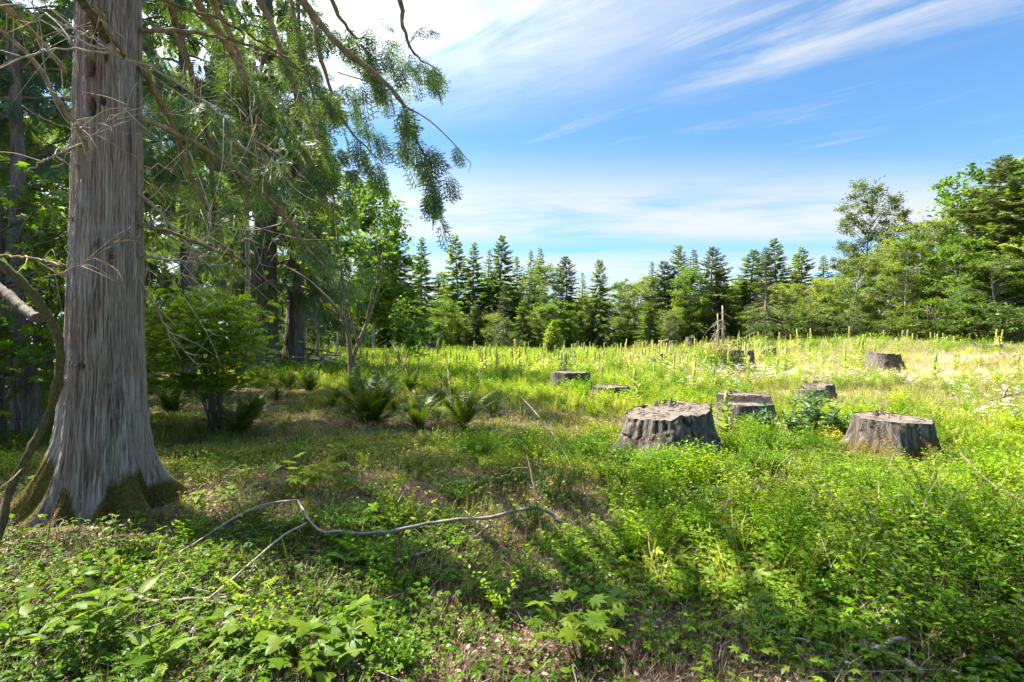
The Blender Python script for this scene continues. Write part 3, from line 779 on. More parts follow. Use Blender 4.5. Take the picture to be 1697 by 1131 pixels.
BROAD = [
    ('maple_b', 620, 312, 60, 0.75, 'tall bright maple with a bare grey trunk'), ('alder_b', 560, 395, 62, 0.9, 'slim alder half hidden by hanging cedar boughs'),
    ('alder_c', 510, 440, 55, 1.0, 'bushy alder seen through the cedar branches'), ('alder_c', 470, 420, 58, 1.0, 'leafy alder beyond the double cedar trunk'),
    ('maple_a', 728, 498, 72, 1.1, 'round green maple low under the firs'), ('maple_a', 668, 500, 74, 0.9, 'small maple beside the tall bare trunk'), ('alder_a', 905, 440, 80, 0.9, 'light green alder with two leaning pale trunks'),
    ('alder_s', 872, 452, 84, 0.9, 'thin alder crowded between dark firs'), ('alder_b', 1030, 462, 82, 1.0, 'open alder with sky showing through'), ('alder_b', 1058, 470, 84, 0.8, 'sparse alder with bare twigs'),
    ('maple_a', 1150, 446, 78, 0.9, 'maple squeezed between two dark conifers'), ('alder_a', 1212, 478, 80, 0.9, 'slender yellow-green alder beside the broad dark fir'), ('alder_c', 1310, 472, 74, 1.0, 'alder with a leaning white trunk'),
    ('alder_c', 1345, 470, 70, 1.0, 'rounded mid-green alder'), ('alder_c', 1385, 462, 66, 1.0, 'dense alder at the bend of the forest edge'), ('poplar', 1442, 318, 66, 0.95, 'tall dark poplar standing above the alders'),
    ('alder_a', 1418, 430, 58, 1.0, 'yellow-green alder with a straight pale trunk'), ('alder_c', 1462, 415, 58, 1.0, 'broad alder below the tall poplar'), ('alder_b', 1520, 350, 60, 1.0, 'tall grey-green alder right of the poplar'),
    ('alder_a', 1500, 400, 54, 1.0, 'alder with twin white trunks'), ('alder_a', 1548, 372, 56, 1.0, 'alder with leafy sides down to the meadow'), ('maple_a', 1588, 395, 50, 0.9, 'bright maple with big fresh leaves'),
    ('maple_b', 1632, 290, 58, 0.95, 'tall bright maple beside the last conifer'), ('maple_a', 1575, 480, 47, 0.9, 'low round maple at the meadow edge'), ('alder_c', 1690, 400, 50, 1.0, 'leafy alder at the picture edge'),
    ('alder_c', 575, 470, 70, 1.0, 'low alder left of the tall maple'), ('alder_a', 765, 520, 80, 1.0, 'short alder at the foot of the firs'),
    ('alder_c', 960, 500, 82, 0.9, 'short leafy alder beside the pale spruce'), ('alder_c', 1240, 505, 76, 0.9, 'short alder in front of the broad dark fir')]
rngT = np.random.default_rng(5)
CONIFERS.sort(key=lambda c: c[1])
CDESC = {'fir_a': 'dark layered fir', 'fir_b': 'narrow dark fir', 'fir_c': 'broad dark fir', 'fir_d': 'sparse dark fir with open crown', 'pale_a': 'pale conifer with bare silver trunk',
         'pale_b': 'pale olive conifer with drooping branches', 'hem_a': 'full green hemlock'}
for i, (k, px, ty, d, wd) in enumerate(CONIFERS):
    x = (px - 848.5) / FPX * d; z = ghf(x, d); h = CAM_Z + (568 - ty) / FPX * d - z
    tree(k, x, d, h, 'conifer_tree', f'{CDESC[k]} in the far treeline, {ORD[i]} conifer counted from the left', 'conifer', 'conifers round the clearing', wide=wd * 1.08 * (20 / max(h, 12)) ** 0.35)
for i, (k, px, ty, d, wd, lab) in enumerate(BROAD):
    x = (px - 848.5) / FPX * d; z = ghf(x, d); h = CAM_Z + (568 - ty) / FPX * d - z
    nm = {'m': 'maple_tree', 'a': 'alder_tree', 'p': 'poplar_tree'}[k[0]]
    tree(k, x, d, h, nm, lab + ' in the far treeline', 'tree', 'leafy trees round the clearing', wide=wd)
YOUNG = [(655, 505), (700, 522), (745, 512), (790, 505), (822, 520), (866, 498), (890, 512), (925, 500), (950, 515), (980, 520), (1015, 528), (1075, 500), (1110, 512), (1140, 500), (1170, 515), (1205, 500), (1250, 512), (1290, 495), (1325, 500), (1360, 492), (1400, 495), (1440, 480), (1480, 470), (1525, 470), (1560, 455), (1610, 440), (1650, 430)]
for i, (px, ty) in enumerate(YOUNG):
    d = (76 if px < 1300 else 76 - (px - 1300) * 0.075) + rngT.uniform(-3, 3); k = ['alder_c', 'maple_a', 'alder_a', 'pale_b', 'alder_c', 'hem_a'][i % 6]
    x = (px - 848.5) / FPX * d; h = CAM_Z + (568 - ty) / FPX * d - ghf(x, d)
    tree(k, x, d, h, 'young_conifer' if k in ('pale_b', 'hem_a') else 'young_tree', f'young {"conifer" if k in ("pale_b", "hem_a") else "leafy tree"} before the treeline, {ORD[i]} young tree from the left', 'tree', 'young trees in front of the wood', wide=1.25)
# second row, deeper in the wood
SECOND = []
for i, px in enumerate(np.linspace(470, 1690, 34)):
    d = (103 if px < 1350 else 103 - (px - 1350) * 0.09) + rngT.uniform(-4, 6)
    x = (px + rngT.uniform(-10, 10) - 848.5) / FPX * d
    top = (445 + rngT.uniform(0, 60)) if px < 1350 else 430 - (px - 1350) * 0.25 + rngT.uniform(0, 40)
    if 1010 < px < 1060:
        top = 492
    h = CAM_Z + (568 - top) / FPX * d - ghf(x, d)
    SECOND.append((['fir_a', 'hem_a', 'alder_c', 'fir_b', 'fir_c', 'alder_a'][i % 6], x, d, h))
for i, px in enumerate(np.linspace(600, 1420, 30)):
    d = 92 + rngT.uniform(-3, 3); x = (px + rngT.uniform(-8, 8) - 848.5) / FPX * d; h = CAM_Z + (568 - (462 + rngT.uniform(0, 55))) / FPX * d - ghf(x, d); k = ['hem_a', 'alder_c', 'pale_b', 'maple_a', 'fir_c'][i % 5]
    tree(k, x, d, h, 'alder_tree' if k[0] in 'am' else 'conifer_tree', f'{"leafy tree" if k[0] in "am" else "conifer"} of the middle row in the treeline, {ORD[i]} of that row from the left', 'tree', 'middle row of the wood', wide=1.3)
for i, (k, x, y, h) in enumerate(SECOND):
    tree(k, x, y, h, 'conifer_tree' if k[0] in 'fh' else 'alder_tree', f'shaded back-row {"conifer" if k[0] in "fh" else "alder"} behind the treeline, {ORD[i]} back-row tree from the left', 'tree', 'back row of the wood', wide=1.15)
# shrubs along the foot of the wood
n = 0
for px in np.linspace(478, 1690, 30):
    d = (80 if px < 1300 else 80 - (px - 1300) * 0.075) + rngT.uniform(-4, 4) - (14 if px < 640 else 0)
    x = (px + rngT.uniform(-12, 12) - 848.5) / FPX * d
    tree('shrub_a' if n % 2 else 'shrub_b', x, d, rngT.uniform(2.6, 5.2), 'forest_shrub', f'green shrub at the foot of the treeline, {ORD[n]} from the left', 'shrub', 'shrubs along the foot of the wood', wide=rngT.uniform(0.9, 1.5))
    n += 1
for i, px in enumerate(np.linspace(1310, 1700, 13)):
    d = 60 - (px - 1310) * 0.045 + rngT.uniform(-2, 2); x = (px + rngT.uniform(-8, 8) - 848.5) / FPX * d
    tree('shrub_a' if i % 2 else 'shrub_b', x, d, rngT.uniform(2.4, 4.2), 'edge_shrub', f'sunlit shrub below the alders on the right, {ORD[i]} of its row from the left', 'shrub', 'sunlit shrubs below the right-hand alders', wide=rngT.uniform(1.1, 1.5))
for px, d, h, lab in ((1225, 44, 1.5, 'rounded yellow-green shrub standing alone before the dark conifers'), (690, 58, 4.2, 'pale yellow-green bush left of the round maple'), (845, 70, 3.0, 'low sunlit shrub beneath the bare-trunk conifer'), (480, 40, 2.6, 'pale shrub beside the double cedar trunk'), (455, 34, 2.2, 'low green shrub behind the brush pile')):
    g0 = G(px, d); tree('shrub_b', g0[0], g0[1], h, 'meadow_shrub', lab, 'shrub', wide=1.0)

# ------------------------------------------------------------------ the left-hand wood
LEFT = [  # kind, x, y, height, label
    ('cedar_c', -12.6, 26.0, 24, 'old cedar with a thick dark fluted trunk, beside the brush pile'), ('cedar_b', -11.4, 26.9, 20, 'second dark cedar trunk pressed against the thick fluted cedar'),
    ('cedar_h', -9.0, 11.2, 16, 'young cedar standing directly behind the big grey trunk'),
    ('cedar_h', -10.4, 16.5, 19, 'cedar whose boughs fill the gap above the bright vine maple'), 
    ('cedar_c', -14.5, 19.0, 23, 'tall cedar deep in the shaded wood'), ('cedar_a', -15.5, 13.5, 21, 'dark cedar left of the big grey trunk'), ('cedar_h', -12.6, 10.5, 18, 'cedar at the left picture edge'),
    ('cedar_c', -17.5, 33.0, 22, 'cedar behind the double trunk'), 
    ('alder_b', -19.0, 44.0, 18, 'alder in the gap right of the double trunk'),
    ('alder_c', -25.0, 38.0, 16, 'alder in the light behind the left wood'), ('alder_c', -27.0, 27.0, 15, 'sunlit alder glimpsed through the left wood'), ('maple_a', -22.0, 31.0, 13, 'sunlit maple glimpsed behind the cedars'),
    ('vine_maple', -11.5, 10.8, 5.2, 'bright vine maple left of the big trunk'), ('vine_maple', -8.4, 8.4, 4.4, 'low vine maple at the left picture edge'), ('vine_maple', -14.0, 15.5, 6.0, 'vine maple in the sunny gap behind the dark stems'),
    ('vine_maple', -17.5, 17.0, 6.0, 'vine maple far back at the left edge'), ('vine_maple', -16.2, 30.0, 5.5, 'vine maple behind the thick fluted cedar')]
for k, x, y, h, lab in LEFT:
    tree(k, x, y, h, {'c': 'cedar_tree', 'a': 'alder_tree', 'm': 'maple_tree', 'v': 'vine_maple'}[k[0]], lab, 'tree', wide=1.0)

# ------------------------------------------------------------------ the big grey cedar, left foreground
BX, BY = -3.83, 4.80
BIG = thing('big_cedar', 'massive grey-barked cedar trunk with flared mossy roots and long dead branches', 'tree', (BX, BY, 0))


def big_trunk():
    nz, na = 430, 300
    z = np.concatenate([np.linspace(-0.35, 5.4, nz - 30), np.linspace(5.6, 23, 30)])
    a = np.linspace(0, 2 * np.pi, na, endpoint=False)      # angle 0 = +x, -pi/2 faces the camera
    Z, A = np.meshgrid(z, a, indexing='ij')
    zc = Z.clip(0)
    r = 0.290 * (1 - zc / 25) ** 0.9 + 0.058 * np.exp(-zc / 0.9)
    # buttress roots: angle, reach, width, height
    for ang, amp, wid, dec in ((-2.62, 0.50, 0.40, 0.30), (-1.72, 0.16, 0.20, 0.17), (-0.42, 0.42, 0.30, 0.27), (-0.95, 0.14, 0.22, 0.28), (0.75, 0.42, 0.34, 0.3), (2.0, 0.42, 0.4, 0.3), (3.05, 0.4, 0.3, 0.3), (-2.1, 0.22, 0.22, 0.22)):
        dd = np.angle(np.exp(1j * (A - ang)))
        r = r + amp * np.exp(-(dd / (wid * .78)) ** 2) * np.exp(-(zc / (dec * .85))) + amp * 0.11 * np.exp(-(dd / (wid * 0.7)) ** 2) * np.exp(-(zc / (dec * 3.4)))
    u = np.cos(A) * 0.37; w = np.sin(A) * 0.37
    sw = 0.10 * (fbm(Z * 0.8, A * 0, 7, 2) - 0.5)
    def ridged(fr, zs, seed):
        q = A * fr / (2 * np.pi) + sw * fr * 0.35 + (fbm(Z * 2.6, np.cos(A) * 4 + np.sin(A) * 3.3, seed + 2, 4) - 0.5) * 2.6
        per = q - np.floor(q)
        jit = noise2(np.floor(q) % fr * 3.7, Z * zs, seed)
        return (1 - np.abs(2 * per - 1) ** 1.6) * (0.45 + 0.75 * jit)
    bark = 0.55 * ridged(66, 1.8, 21) + 0.45 * ridged(110, 3.2, 31)
    flute = np.sin(A * 7 + 0.6 * np.sin(Z * 0.7)) * 0.010 + np.sin(A * 12 + Z * 0.3) * 0.005
    r = r + 0.021 * (bark - 0.5) + flute + 0.012 * (fbm(Z * 3.0, A * 6, 41, 3) - 0.5)
    tint = 0.27 + 0.52 * bark + 0.16 * (fbm(Z * 0.9, A * 2, 51, 3) - 0.5)
    # woodpecker holes and knots on the camera side
    for ang, hz, ha, hb, dp in ((-1.44, 4.38, 0.050, 0.15, 0.10), (-1.46, 4.02, 0.045, 0.085, 0.09), (-1.42, 3.68, 0.040, 0.085, 0.09), (-1.08, 3.75, 0.035, 0.045, 0.06), (-1.0, 4.15, 0.02, 0.06, 0.03), (-1.02, 4.45, 0.025, 0.07, 0.03)):
        e = ((np.angle(np.exp(1j * (A - ang))) * 0.37) / ha) ** 2 + ((Z - hz) / hb) ** 2
        k = np.exp(-e ** 2.2); r = r - dp * k; tint = tint - 0.55 * k * 0.6
        k2 = np.exp(-((np.sqrt(e) - 1.35) / 0.25) ** 2); r = r + 0.012 * k2
    for ang, hz, s in ((-1.5, 1.37, 0.05), (-1.2, 2.45, 0.045), (-0.8, 2.35, 0.04), (-2.3, 2.7, 0.035), (-2.2, 1.25, 0.035), (-2.5, 3.4, 0.04), (-1.9, 3.15, 0.03), (-2.55, 2.2, 0.03)):
        e = ((np.angle(np.exp(1j * (A - ang))) * 0.37) / s) ** 2 + ((Z - hz) / (s * 0.75)) ** 2
        r = r + 0.022 * np.exp(-((np.sqrt(e) - 1.0) / 0.3) ** 2) - 0.02 * np.exp(-e * 2)
        tint = tint - 0.15 * np.exp(-e * 2)
    mossn = fbm(A * 2.2, Z * 2.2, 61, 4)
    front = 0.26 + 0.38 * np.exp(-((np.angle(np.exp(1j * (A + 2.6)))) / 0.55) ** 2) + 0.16 * np.exp(-((np.angle(np.exp(1j * (A + 1.72)))) / 0.16) ** 2) + 0.26 * np.exp(-((np.angle(np.exp(1j * (A + 0.42)))) / 0.40) ** 2)
    gap = 0.30 * np.exp(-((np.angle(np.exp(1j * (A + 2.0)))) / 0.10) ** 2) + 0.25 * np.exp(-((np.angle(np.exp(1j * (A + 1.25)))) / 0.2) ** 2)
    moss = sstep(front - gap + (mossn - 0.5) * 0.35 - zc, -0.02, 0.09)
    r = r + 0.012 * moss * mossn
    lx = 0.025 * zc - 0.003 * zc ** 2 * (zc < 6); lx = np.where(zc < 6, lx, 0.025 * 6 - 0.003 * 36)
    X = np.cos(A) * r + lx; Y = np.sin(A) * r
    V = np.stack([X, Y, Z + ghf(BX, BY)], -1).reshape(-1, 3)
    i = np.arange(nz - 1)[:, None] * na; j = np.arange(na)[None]
    F = np.stack([i + j, i + (j + 1) % na, i + na + (j + 1) % na, i + na + j], -1).reshape(-1, 4)
    g = Geo().add(V, F, tint.ravel(), 0, True)
    link('trunk', g.mesh('trunk', M['cedar_bark'], {'moss': moss.ravel()}), BIG)
    # fuzzy moss on the root flare
    rng = np.random.default_rng(3)
    mm = (moss * (Z > -0.05)).ravel(); cand = np.where(mm > 0.6)[0]
    sel = rng.choice(cand, 9000)
    c = V[sel]; nr = nrm(np.column_stack([np.cos(A).ravel()[sel], np.sin(A).ravel()[sel], np.full(len(sel), 0.3)]))
    D = nr + rng.normal(size=nr.shape) * 0.55
    T = np.array([[-0.09, 0, 0], [0.09, 0, 0], [0, 1, 0]]); TF = np.array([[0, 1, 2]])
    VV, FF = inst(T, TF, c - nr * 0.004, frames(D, rng.normal(size=nr.shape)), rng.uniform(0.012, 0.032, len(sel)))
    g2 = Geo().add(VV, FF, np.repeat(np.clip(rng.normal(0.5, 0.22, len(sel)), 0, 1), 3))
    tag(link('moss', g2.mesh('moss', M['moss']), BIG), 'brown-green moss cushion on the root flare')


big_trunk()


def rel(p):
    return np.asarray(p) - np.array([BX, BY, 0])


def hang_sprays(g, rng, pts, n, s0, s1, size, off=0.25, spread=0.6, down=0.8):
    """sprays hung along a limb"""
    s = np.linspace(0, 1, len(pts)); n = max(3, int(n * .62)); nc = max(1, n // 3); ss = np.clip(s0 + (s1 - s0) * (rng.uniform(0, 1, nc)[rng.integers(nc, size=n)] + rng.normal(size=n) * .012), 0, 1)
    pp = np.stack([np.interp(ss, s, pts[:, k]) for k in range(3)], -1)
    tg = nrm(np.stack([np.interp(ss, s, np.gradient(pts[:, k])) for k in range(3)], -1))
    side = nrm(np.cross(tg, [0, 0, 1.0]) + 1e-4) * rng.choice([-1, 1], n)[:, None]
    o = rng.uniform(0, off, n)[:, None]
    q = pp + side * o - np.array([0, 0, 1]) * o * rng.uniform(0.2, 0.9, n)[:, None] + tg * o * 0.4
    D = tg * rng.uniform(0.1, 0.8, n)[:, None] + side * rng.uniform(0.0, spread, n)[:, None] - np.array([0, 0, 1]) * rng.uniform(0.5, 1.0, n)[:, None] * down
    U = side * 0.25 + np.array([0.1, -0.55, 0.45]) + rng.normal(size=(n, 3)) * 0.4
    S = size * 1.08 * rng.uniform(0.6, 1.3, n)
    tc = np.clip(rng.normal(0.42, 0.17, n), 0, 1)
    h = n // 2
    for k, sl_ in enumerate((slice(0, h), slice(h, n))):
        T, TF = SPRAY_HI[k]
        V, F = inst(T, TF, q[sl_], frames(D[sl_], U[sl_]), S[sl_]); g.add(V, F, np.repeat(tc[sl_], len(T)))
    return pp, q


# limbs: pixel polyline with depth, base radius, tip radius, material, leafy span and count
LIMBS = [
    ([(232, 50, 4.8), (302, 52, 5.1), (356, 59, 5.4), (420, 76, 5.7), (470, 100, 6.0), (511, 126, 6.2)], .024, .010, 'branch', None),
    ([(240, -14, 4.8), (302, 12, 5.2), (366, 34, 5.5), (424, 65, 5.8), (467, 92, 6.0), (500, 118, 6.2)], .020, .009, 'branch', None),
    ([(225, -160, 4.8), (280, 7, 5.6), (296, 57, 5.9), (319, 128, 6.1), (336, 198, 6.3), (349, 252, 6.4), (351, 302, 6.5), (356, 360, 6.5)], .045, .022, 'branch', (0.3, 1, 30, .42)),
    ([(225, -230, 4.8), (326, 0, 6.0), (356, 44, 6.3), (380, 80, 6.5), (402, 122, 6.7), (408, 175, 6.8), (430, 262, 7.0), (447, 319, 7.1), (478, 368, 7.2), (514, 387, 7.3), (544, 424, 7.4), (562, 446, 7.5)], .055, .018, 'branch', (0.3, 1, 46, .42)),
    ([(228, -260, 4.8), (345, -10, 6.4), (372, 40, 6.7), (392, 84, 6.9), (404, 128, 7.0), (420, 215, 7.2), (436, 300, 7.3)], .050, .016, 'branch', (0.4, 1, 30, .42)),
    ([(236, 107, 4.8), (255, 151, 5.0), (286, 208, 5.3), (302, 255, 5.5), (319, 302, 5.7), (339, 339, 5.8), (362, 390, 6.0), (392, 440, 6.1)], .034, .014, 'branch', None),
    ([(234, 196, 4.8), (292, 222, 5.0), (353, 255, 5.3), (420, 306, 5.6), (470, 350, 5.8), (500, 400, 6.0), (541, 444, 6.1), (560, 478, 6.2)], .025, .008, 'branch', None),
    ([(230, 320, 4.8), (262, 350, 5.0), (302, 397, 5.2), (332, 433, 5.4)], .020, .007, 'branch_grey', None),
    ([(230, 372, 4.8), (292, 389, 5.0), (343, 410, 5.2), (398, 430, 5.4), (430, 454, 5.6), (466, 480, 5.8)], .020, .007, 'branch', None),
    ([(230, 425, 4.8), (286, 431, 5.0), (336, 437, 5.2), (388, 442, 5.4)], .014, .006, 'branch_grey', None),
    ([(230, 458, 4.8), (255, 504, 5.0), (279, 551, 5.1), (310, 585, 5.2)], .011, .005, 'branch_grey', None),
    ([(225, -420, 4.8), (360, -190, 5.2), (501, 0, 5.4), (528, 37, 5.5), (568, 81, 5.5), (608, 111, 5.6), (645, 144, 5.6), (666, 171, 5.6), (676, 202, 5.6), (689, 228, 5.6), (709, 272, 5.6), (722, 318, 5.6)], .050, .007, 'branch', (0.50, 1, 60, .30)),
    ([(225, -520, 4.8), (440, -300, 5.4), (600, -120, 5.6), (662, 0, 5.7), (666, 37, 5.7), (676, 71, 5.7), (696, 97, 5.7), (721, 112, 5.7)], .046, .006, 'branch', (0.62, 1, 34, .24)),
    ([(225, -320, 4.8), (380, -100, 5.9), (429, 0, 6.2), (450, 40, 6.3), (467, 91, 6.4), (487, 141, 6.4), (508, 181, 6.5), (521, 218, 6.5), (531, 259, 6.5), (524, 286, 6.5), (508, 297, 6.5)], .050, .008, 'branch', (0.45, 1, 40, .34)),
    ([(225, -380, 4.8), (440, -110, 5.6), (514, 20, 5.9), (524, 67, 5.9), (541, 128, 6.0), (561, 181, 6.0), (582, 218, 6.0), (612, 249, 6.0), (636, 272, 6.0)], .040, .004, 'branch', (0.40, .85, 46, .32)),
    ([(225, -450, 4.8), (480, -150, 5.8), (545, -10, 6.1), (570, 40, 6.2), (600, 75, 6.2), (622, 120, 6.2)], .045, .006, 'branch', (0.5, 1, 60, .32)),
    ([(225, -480, 4.8), (400, -230, 6.5), (470, -40, 7.0), (495, 60, 7.1), (520, 160, 7.2), (545, 250, 7.2), (560, 330, 7.2)], .045, .006, 'branch', (0.45, 1, 70, .40)),
    ([(230, -300, 4.8), (320, -120, 7.0), (372, 20, 7.6), (398, 160, 7.8), (430, 300, 7.9)], .045, .008, 'branch', (0.35, 1, 60, .46)),
    # on the left
    ([(-60, 10, 3.9), (0, 50, 4.0), (30, 74, 4.1), (64, 114, 4.15), (97, 168, 4.2), (118, 198, 4.25), (138, 232, 4.3), (143, 250, 4.33)], .016, .020, 'branch', None),
    ([(120, -40, 4.1), (134, 0, 4.2), (155, 27, 4.25), (176, 66, 4.4)], .030, .038, 'branch_moss', None),
    ([(155, -40, 4.1), (161, 0, 4.15), (171, 37, 4.2), (188, 67, 4.25), (205, 92, 4.4)], .014, .020, 'branch', None),
    ([(205, 97, 4.40), (242, 108, 4.5), (289, 134, 4.6), (336, 168, 4.7), (376, 198, 4.8), (424, 232, 4.9), (470, 270, 5.0)], .013, .004, 'branch_grey', None),
    ([(203, 97, 4.40), (185, 89, 4.3), (111, 81, 4.2), (60, 87, 4.1), (0, 111, 4.0), (-50, 120, 3.9)], .010, .004, 'branch_grey', None),
    ([(203, 95, 4.40), (150, 62, 4.25), (85, 28, 4.1), (30, -12, 4.0)], .008, .004, 'branch_grey', None),
    ([(203, 95, 4.40), (140, 70, 4.25), (70, 34, 4.1), (10, -8, 4.0)], .007, .003, 'branch_grey', None),
    ([(44, 284, 4.3), (87, 260, 4.4), (133, 240, 4.55)], .006, .012, 'branch_grey', None),
    ([(-40, -20, 4.4), (0, 7, 4.6), (27, 27, 4.7), (60, 60, 4.9), (110, 120, 5.0)], .036, .02, 'branch', None),
    ([(0, 424, 4.9), (50, 428, 4.9), (102, 440, 4.9)], .009, .014, 'branch', None),
    ([(52, -20, 3.9), (64, 67, 4.0), (81, 141, 4.1), (101, 188, 4.15), (141, 228, 4.25), (200, 190, 4.3), (228, 135, 4.3)], .005, .003, 'branch_grey', None),
    ([(36, 175, 4.2), (70, 195, 4.25), (120, 213, 4.3), (170, 205, 4.3), (214, 178, 4.3)], .004, .003, 'branch_grey', None),
    ([(56, 464, 4.25), (110, 450, 4.25), (160, 425, 4.3), (200, 395, 4.3), (226, 368, 4.3)], .0035, .0045, 'branch', None),
]
rngB = np.random.default_rng(17)
for k, (pl, r0, r1, mt, leafy) in enumerate(LIMBS):
    pts = crv([rel(P(*q)) for q in pl], 26)
    pts[1:-1] += rngB.normal(size=(24, 3)) * 0.006
    g = Geo(); add_tube(g, pts, np.linspace(r0, r1, 26), 7, 0.5 + rngB.normal() * 0.08, 0, 0.05, k)
    # side twigs
    gl = Geo()
    nt = rngB.integers(4, 9)
    for q in range(nt):
        s = rngB.uniform(0.3, 0.98); i = int(s * 25); a = pts[i]; tg = nrm(pts[min(i + 1, 25)] - pts[i - 1])
        d = nrm(tg + rngB.normal(size=3) * 0.7 + np.array([0, 0, -0.35])); L = rngB.uniform(0.15, 0.6)
        tw = crv([a, a + d * L * 0.5 + rngB.normal(size=3) * 0.02, a + d * L + np.array([0, 0, -0.12 * L]) + rngB.normal(size=3) * 0.04], 7)
        add_tube(g, tw, np.linspace(0.0045, 0.0018, 7), 4, 0.62)
        if leafy:
            hang_sprays(gl, rngB, tw, 3, 0.25, 1, leafy[3], 0.06)
    o = link('branch', g.mesh('branch', M[mt]), BIG)
    if leafy:
        s0, s1, n, sz = leafy
        pp, qq = hang_sprays(gl, rngB, pts, int(n * .8), s0, s1, sz, 0.24)
        link('foliage', gl.mesh('foliage', M['cedar_leaf']), o)
# the bare side shoot curling out over the sky
pts = crv([rel(P(*q)) for q in ((669, 175, 5.6), (709, 198, 5.6), (746, 232, 5.6), (772, 262, 5.6), (780, 272, 5.6), (776, 286, 5.6))], 16)
g = Geo(); add_tube(g, pts, np.linspace(.008, .0025, 16), 5, 0.45); gl = Geo(); hang_sprays(gl, rngB, pts, 6, 0.1, 0.45, 0.2, 0.05)
o = link('branch', g.mesh('branch', M['branch']), BIG); link('foliage', gl.mesh('foliage', M['cedar_leaf']), o)
# tip curtains of the long bough
gl = Geo()
for (px, py, d, n, sz) in ((712, 275, 5.6, 26, .26), (722, 320, 5.6, 20, .24), (655, 215, 5.6, 22, .26), (620, 205, 5.7, 20, .25), (590, 185, 5.9, 24, .26), (690, 95, 5.7, 14, .2), (560, 120, 6.0, 26, .28), (600, 60, 6.1, 22, .28), (640, 90, 6.1, 18, .26), (650, 40, 6.0, 10, .24), (520, 240, 6.5, 30, .3), (480, 200, 6.6, 30, .32), (556, 290, 7.0, 24, .3)):
    c = rel(P(px, py, d)); ln = np.array([c + np.array([-0.14, 0, 0.10]), c, c + np.array([0.10, 0, -0.12])])
    hang_sprays(gl, rngB, ln, int(n * .6), 0, 1, sz, 0.20, 0.8)
o = link('branchlet', Geo().add(*tube(crv([rel(P(560, 120, 6.0)), rel(P(640, 150, 5.9)), rel(P(655, 215, 5.6))], 10), np.linspace(.008, .003, 10), 5)[:2]).mesh('branchlet', M['branch']), BIG)
link('foliage', gl.mesh('foliage', M['cedar_leaf']), o)
# tangled dead twigs hanging off the right side
for k in range(96):
    px, py, d = rngB.uniform(238, 470), rngB.uniform(60, 470), rngB.uniform(4.9, 6.4)
    a = rel(P(px, py, d)); L = rngB.uniform(0.25, 1.3); an = rngB.uniform(-0.7, 0.9)
    dr = np.array([math.sin(an), rngB.normal() * 0.35, -math.cos(an) * rngB.choice([1, 1, 0.2, -0.4])])
    pts = crv([a, a + dr * L * 0.5 + rngB.normal(size=3) * 0.06, a + dr * L + rngB.normal(size=3) * 0.10], 12)
    g = Geo(); add_tube(g, pts, np.linspace(rngB.uniform(.003, .006), .0015, 12), 4, 0.6)
    for q in range(rngB.integers(1, 4)):
        i = rngB.integers(2, 11); e = pts[i] + rngB.normal(size=3) * 0.14
        add_tube(g, np.array([pts[i], (pts[i] + e) / 2 + rngB.normal(size=3) * 0.02, e]), np.array([.0025, .002, .001]), 3, 0.6)
    link('twig', g.mesh('twig', M['branch_grey' if k % 3 else 'branch']), BIG)
# upper crown, above the picture: it shades the foreground
rngU = np.random.default_rng(23)
for k in range(19):
    z = 7.8 + 13.0 * (k / 18) ** 1.1; az = k * 2.39996; L = 4.3 * (1 - z / 26) ** 0.7 * rngU.uniform(0.75, 1.2)
    s = np.linspace(0, 1, 12); zo = L * (0.15 * s - 0.75 * s ** 1.7 + 0.4 * s ** 3.2)
    pts = np.column_stack([math.cos(az) * L * s * 0.95 + 0.05, math.sin(az) * L * s * 0.95, z + zo])
    g = Geo(); add_tube(g, pts, np.linspace(.055, .008, 12), 5, 0.5); o = link('branch', g.mesh('branch', M['branch']), BIG)
    gl = Geo(); n = 34; ss = rngU.uniform(0.15, 1, n)
    pp = np.stack([np.interp(ss, s, pts[:, q]) for q in range(3)], -1)
    side = np.array([-math.sin(az), math.cos(az), 0]) * rngU.choice([-1, 1], n)[:, None]; of = rngU.uniform(0, .7, n)[:, None]
    D = side * 0.5 + np.array([math.cos(az), math.sin(az), 0]) * 0.4 - np.array([0, 0, 1]) * rngU.uniform(.3, 1.1, n)[:, None]
    V, F = inst(*SPRAY_HI[k % 2], pp + side * of - np.array([0, 0, .5]) * of, frames(D, np.array([0, 0, 1.0]) + rngU.normal(size=(n, 3)) * .4), rngU.uniform(.3, .6, n))
    gl.add(V, F, np.repeat(np.clip(rngU.normal(.42, .15, n), 0, 1), len(SPRAY_HI[0][0])))
    link('foliage', gl.mesh('foliage', M['cedar_leaf']), o)


# ------------------------------------------------------------------ mossy leaning stem, far left
def stem_thing(name, label, cat, polys, mats, sides=8, knob=0.05, part='stem', n=30, seed=0):
    base = np.asarray(polys[0][0][0], float)
    root = thing(name, label, cat, base)
    for k, (pl, r0, r1) in enumerate(polys):
        pts = crv([np.asarray(q) - base for q in pl], n)
        g = Geo(); add_tube(g, pts, np.linspace(r0, r1, n), sides, 0.5, 0, knob, seed + k)
        link(part if k == 0 else 'side_branch', g.mesh(part, M[mats[k % len(mats)]]), root)
    return root


b0 = GY(-4, 915)
stem_thing('mossy_stem', 'crooked moss-covered maple stem arching in front of the big trunk', 'tree stem',
           [([b0, P(8, 850, 3.95), P(24, 795, 4.0), P(52, 745, 4.05), P(76, 700, 4.1), P(94, 645, 4.1), P(101, 595, 4.1), P(92, 548, 4.1), P(62, 500, 4.05), P(30, 462, 4.0), P(-8, 434, 3.95), P(-90, 390, 3.8)], .026, .036),
            ([P(62, 528, 4.08), P(35, 508, 4.2), P(0, 478, 4.35), P(-60, 440, 4.6)], .036, .036), ([P(40, 775, 4.02), P(20, 795, 3.9), P(-5, 812, 3.8)], .008, .003)], ['branch_moss', 'bark_dark', 'branch'], 10, 0.10, n=46)
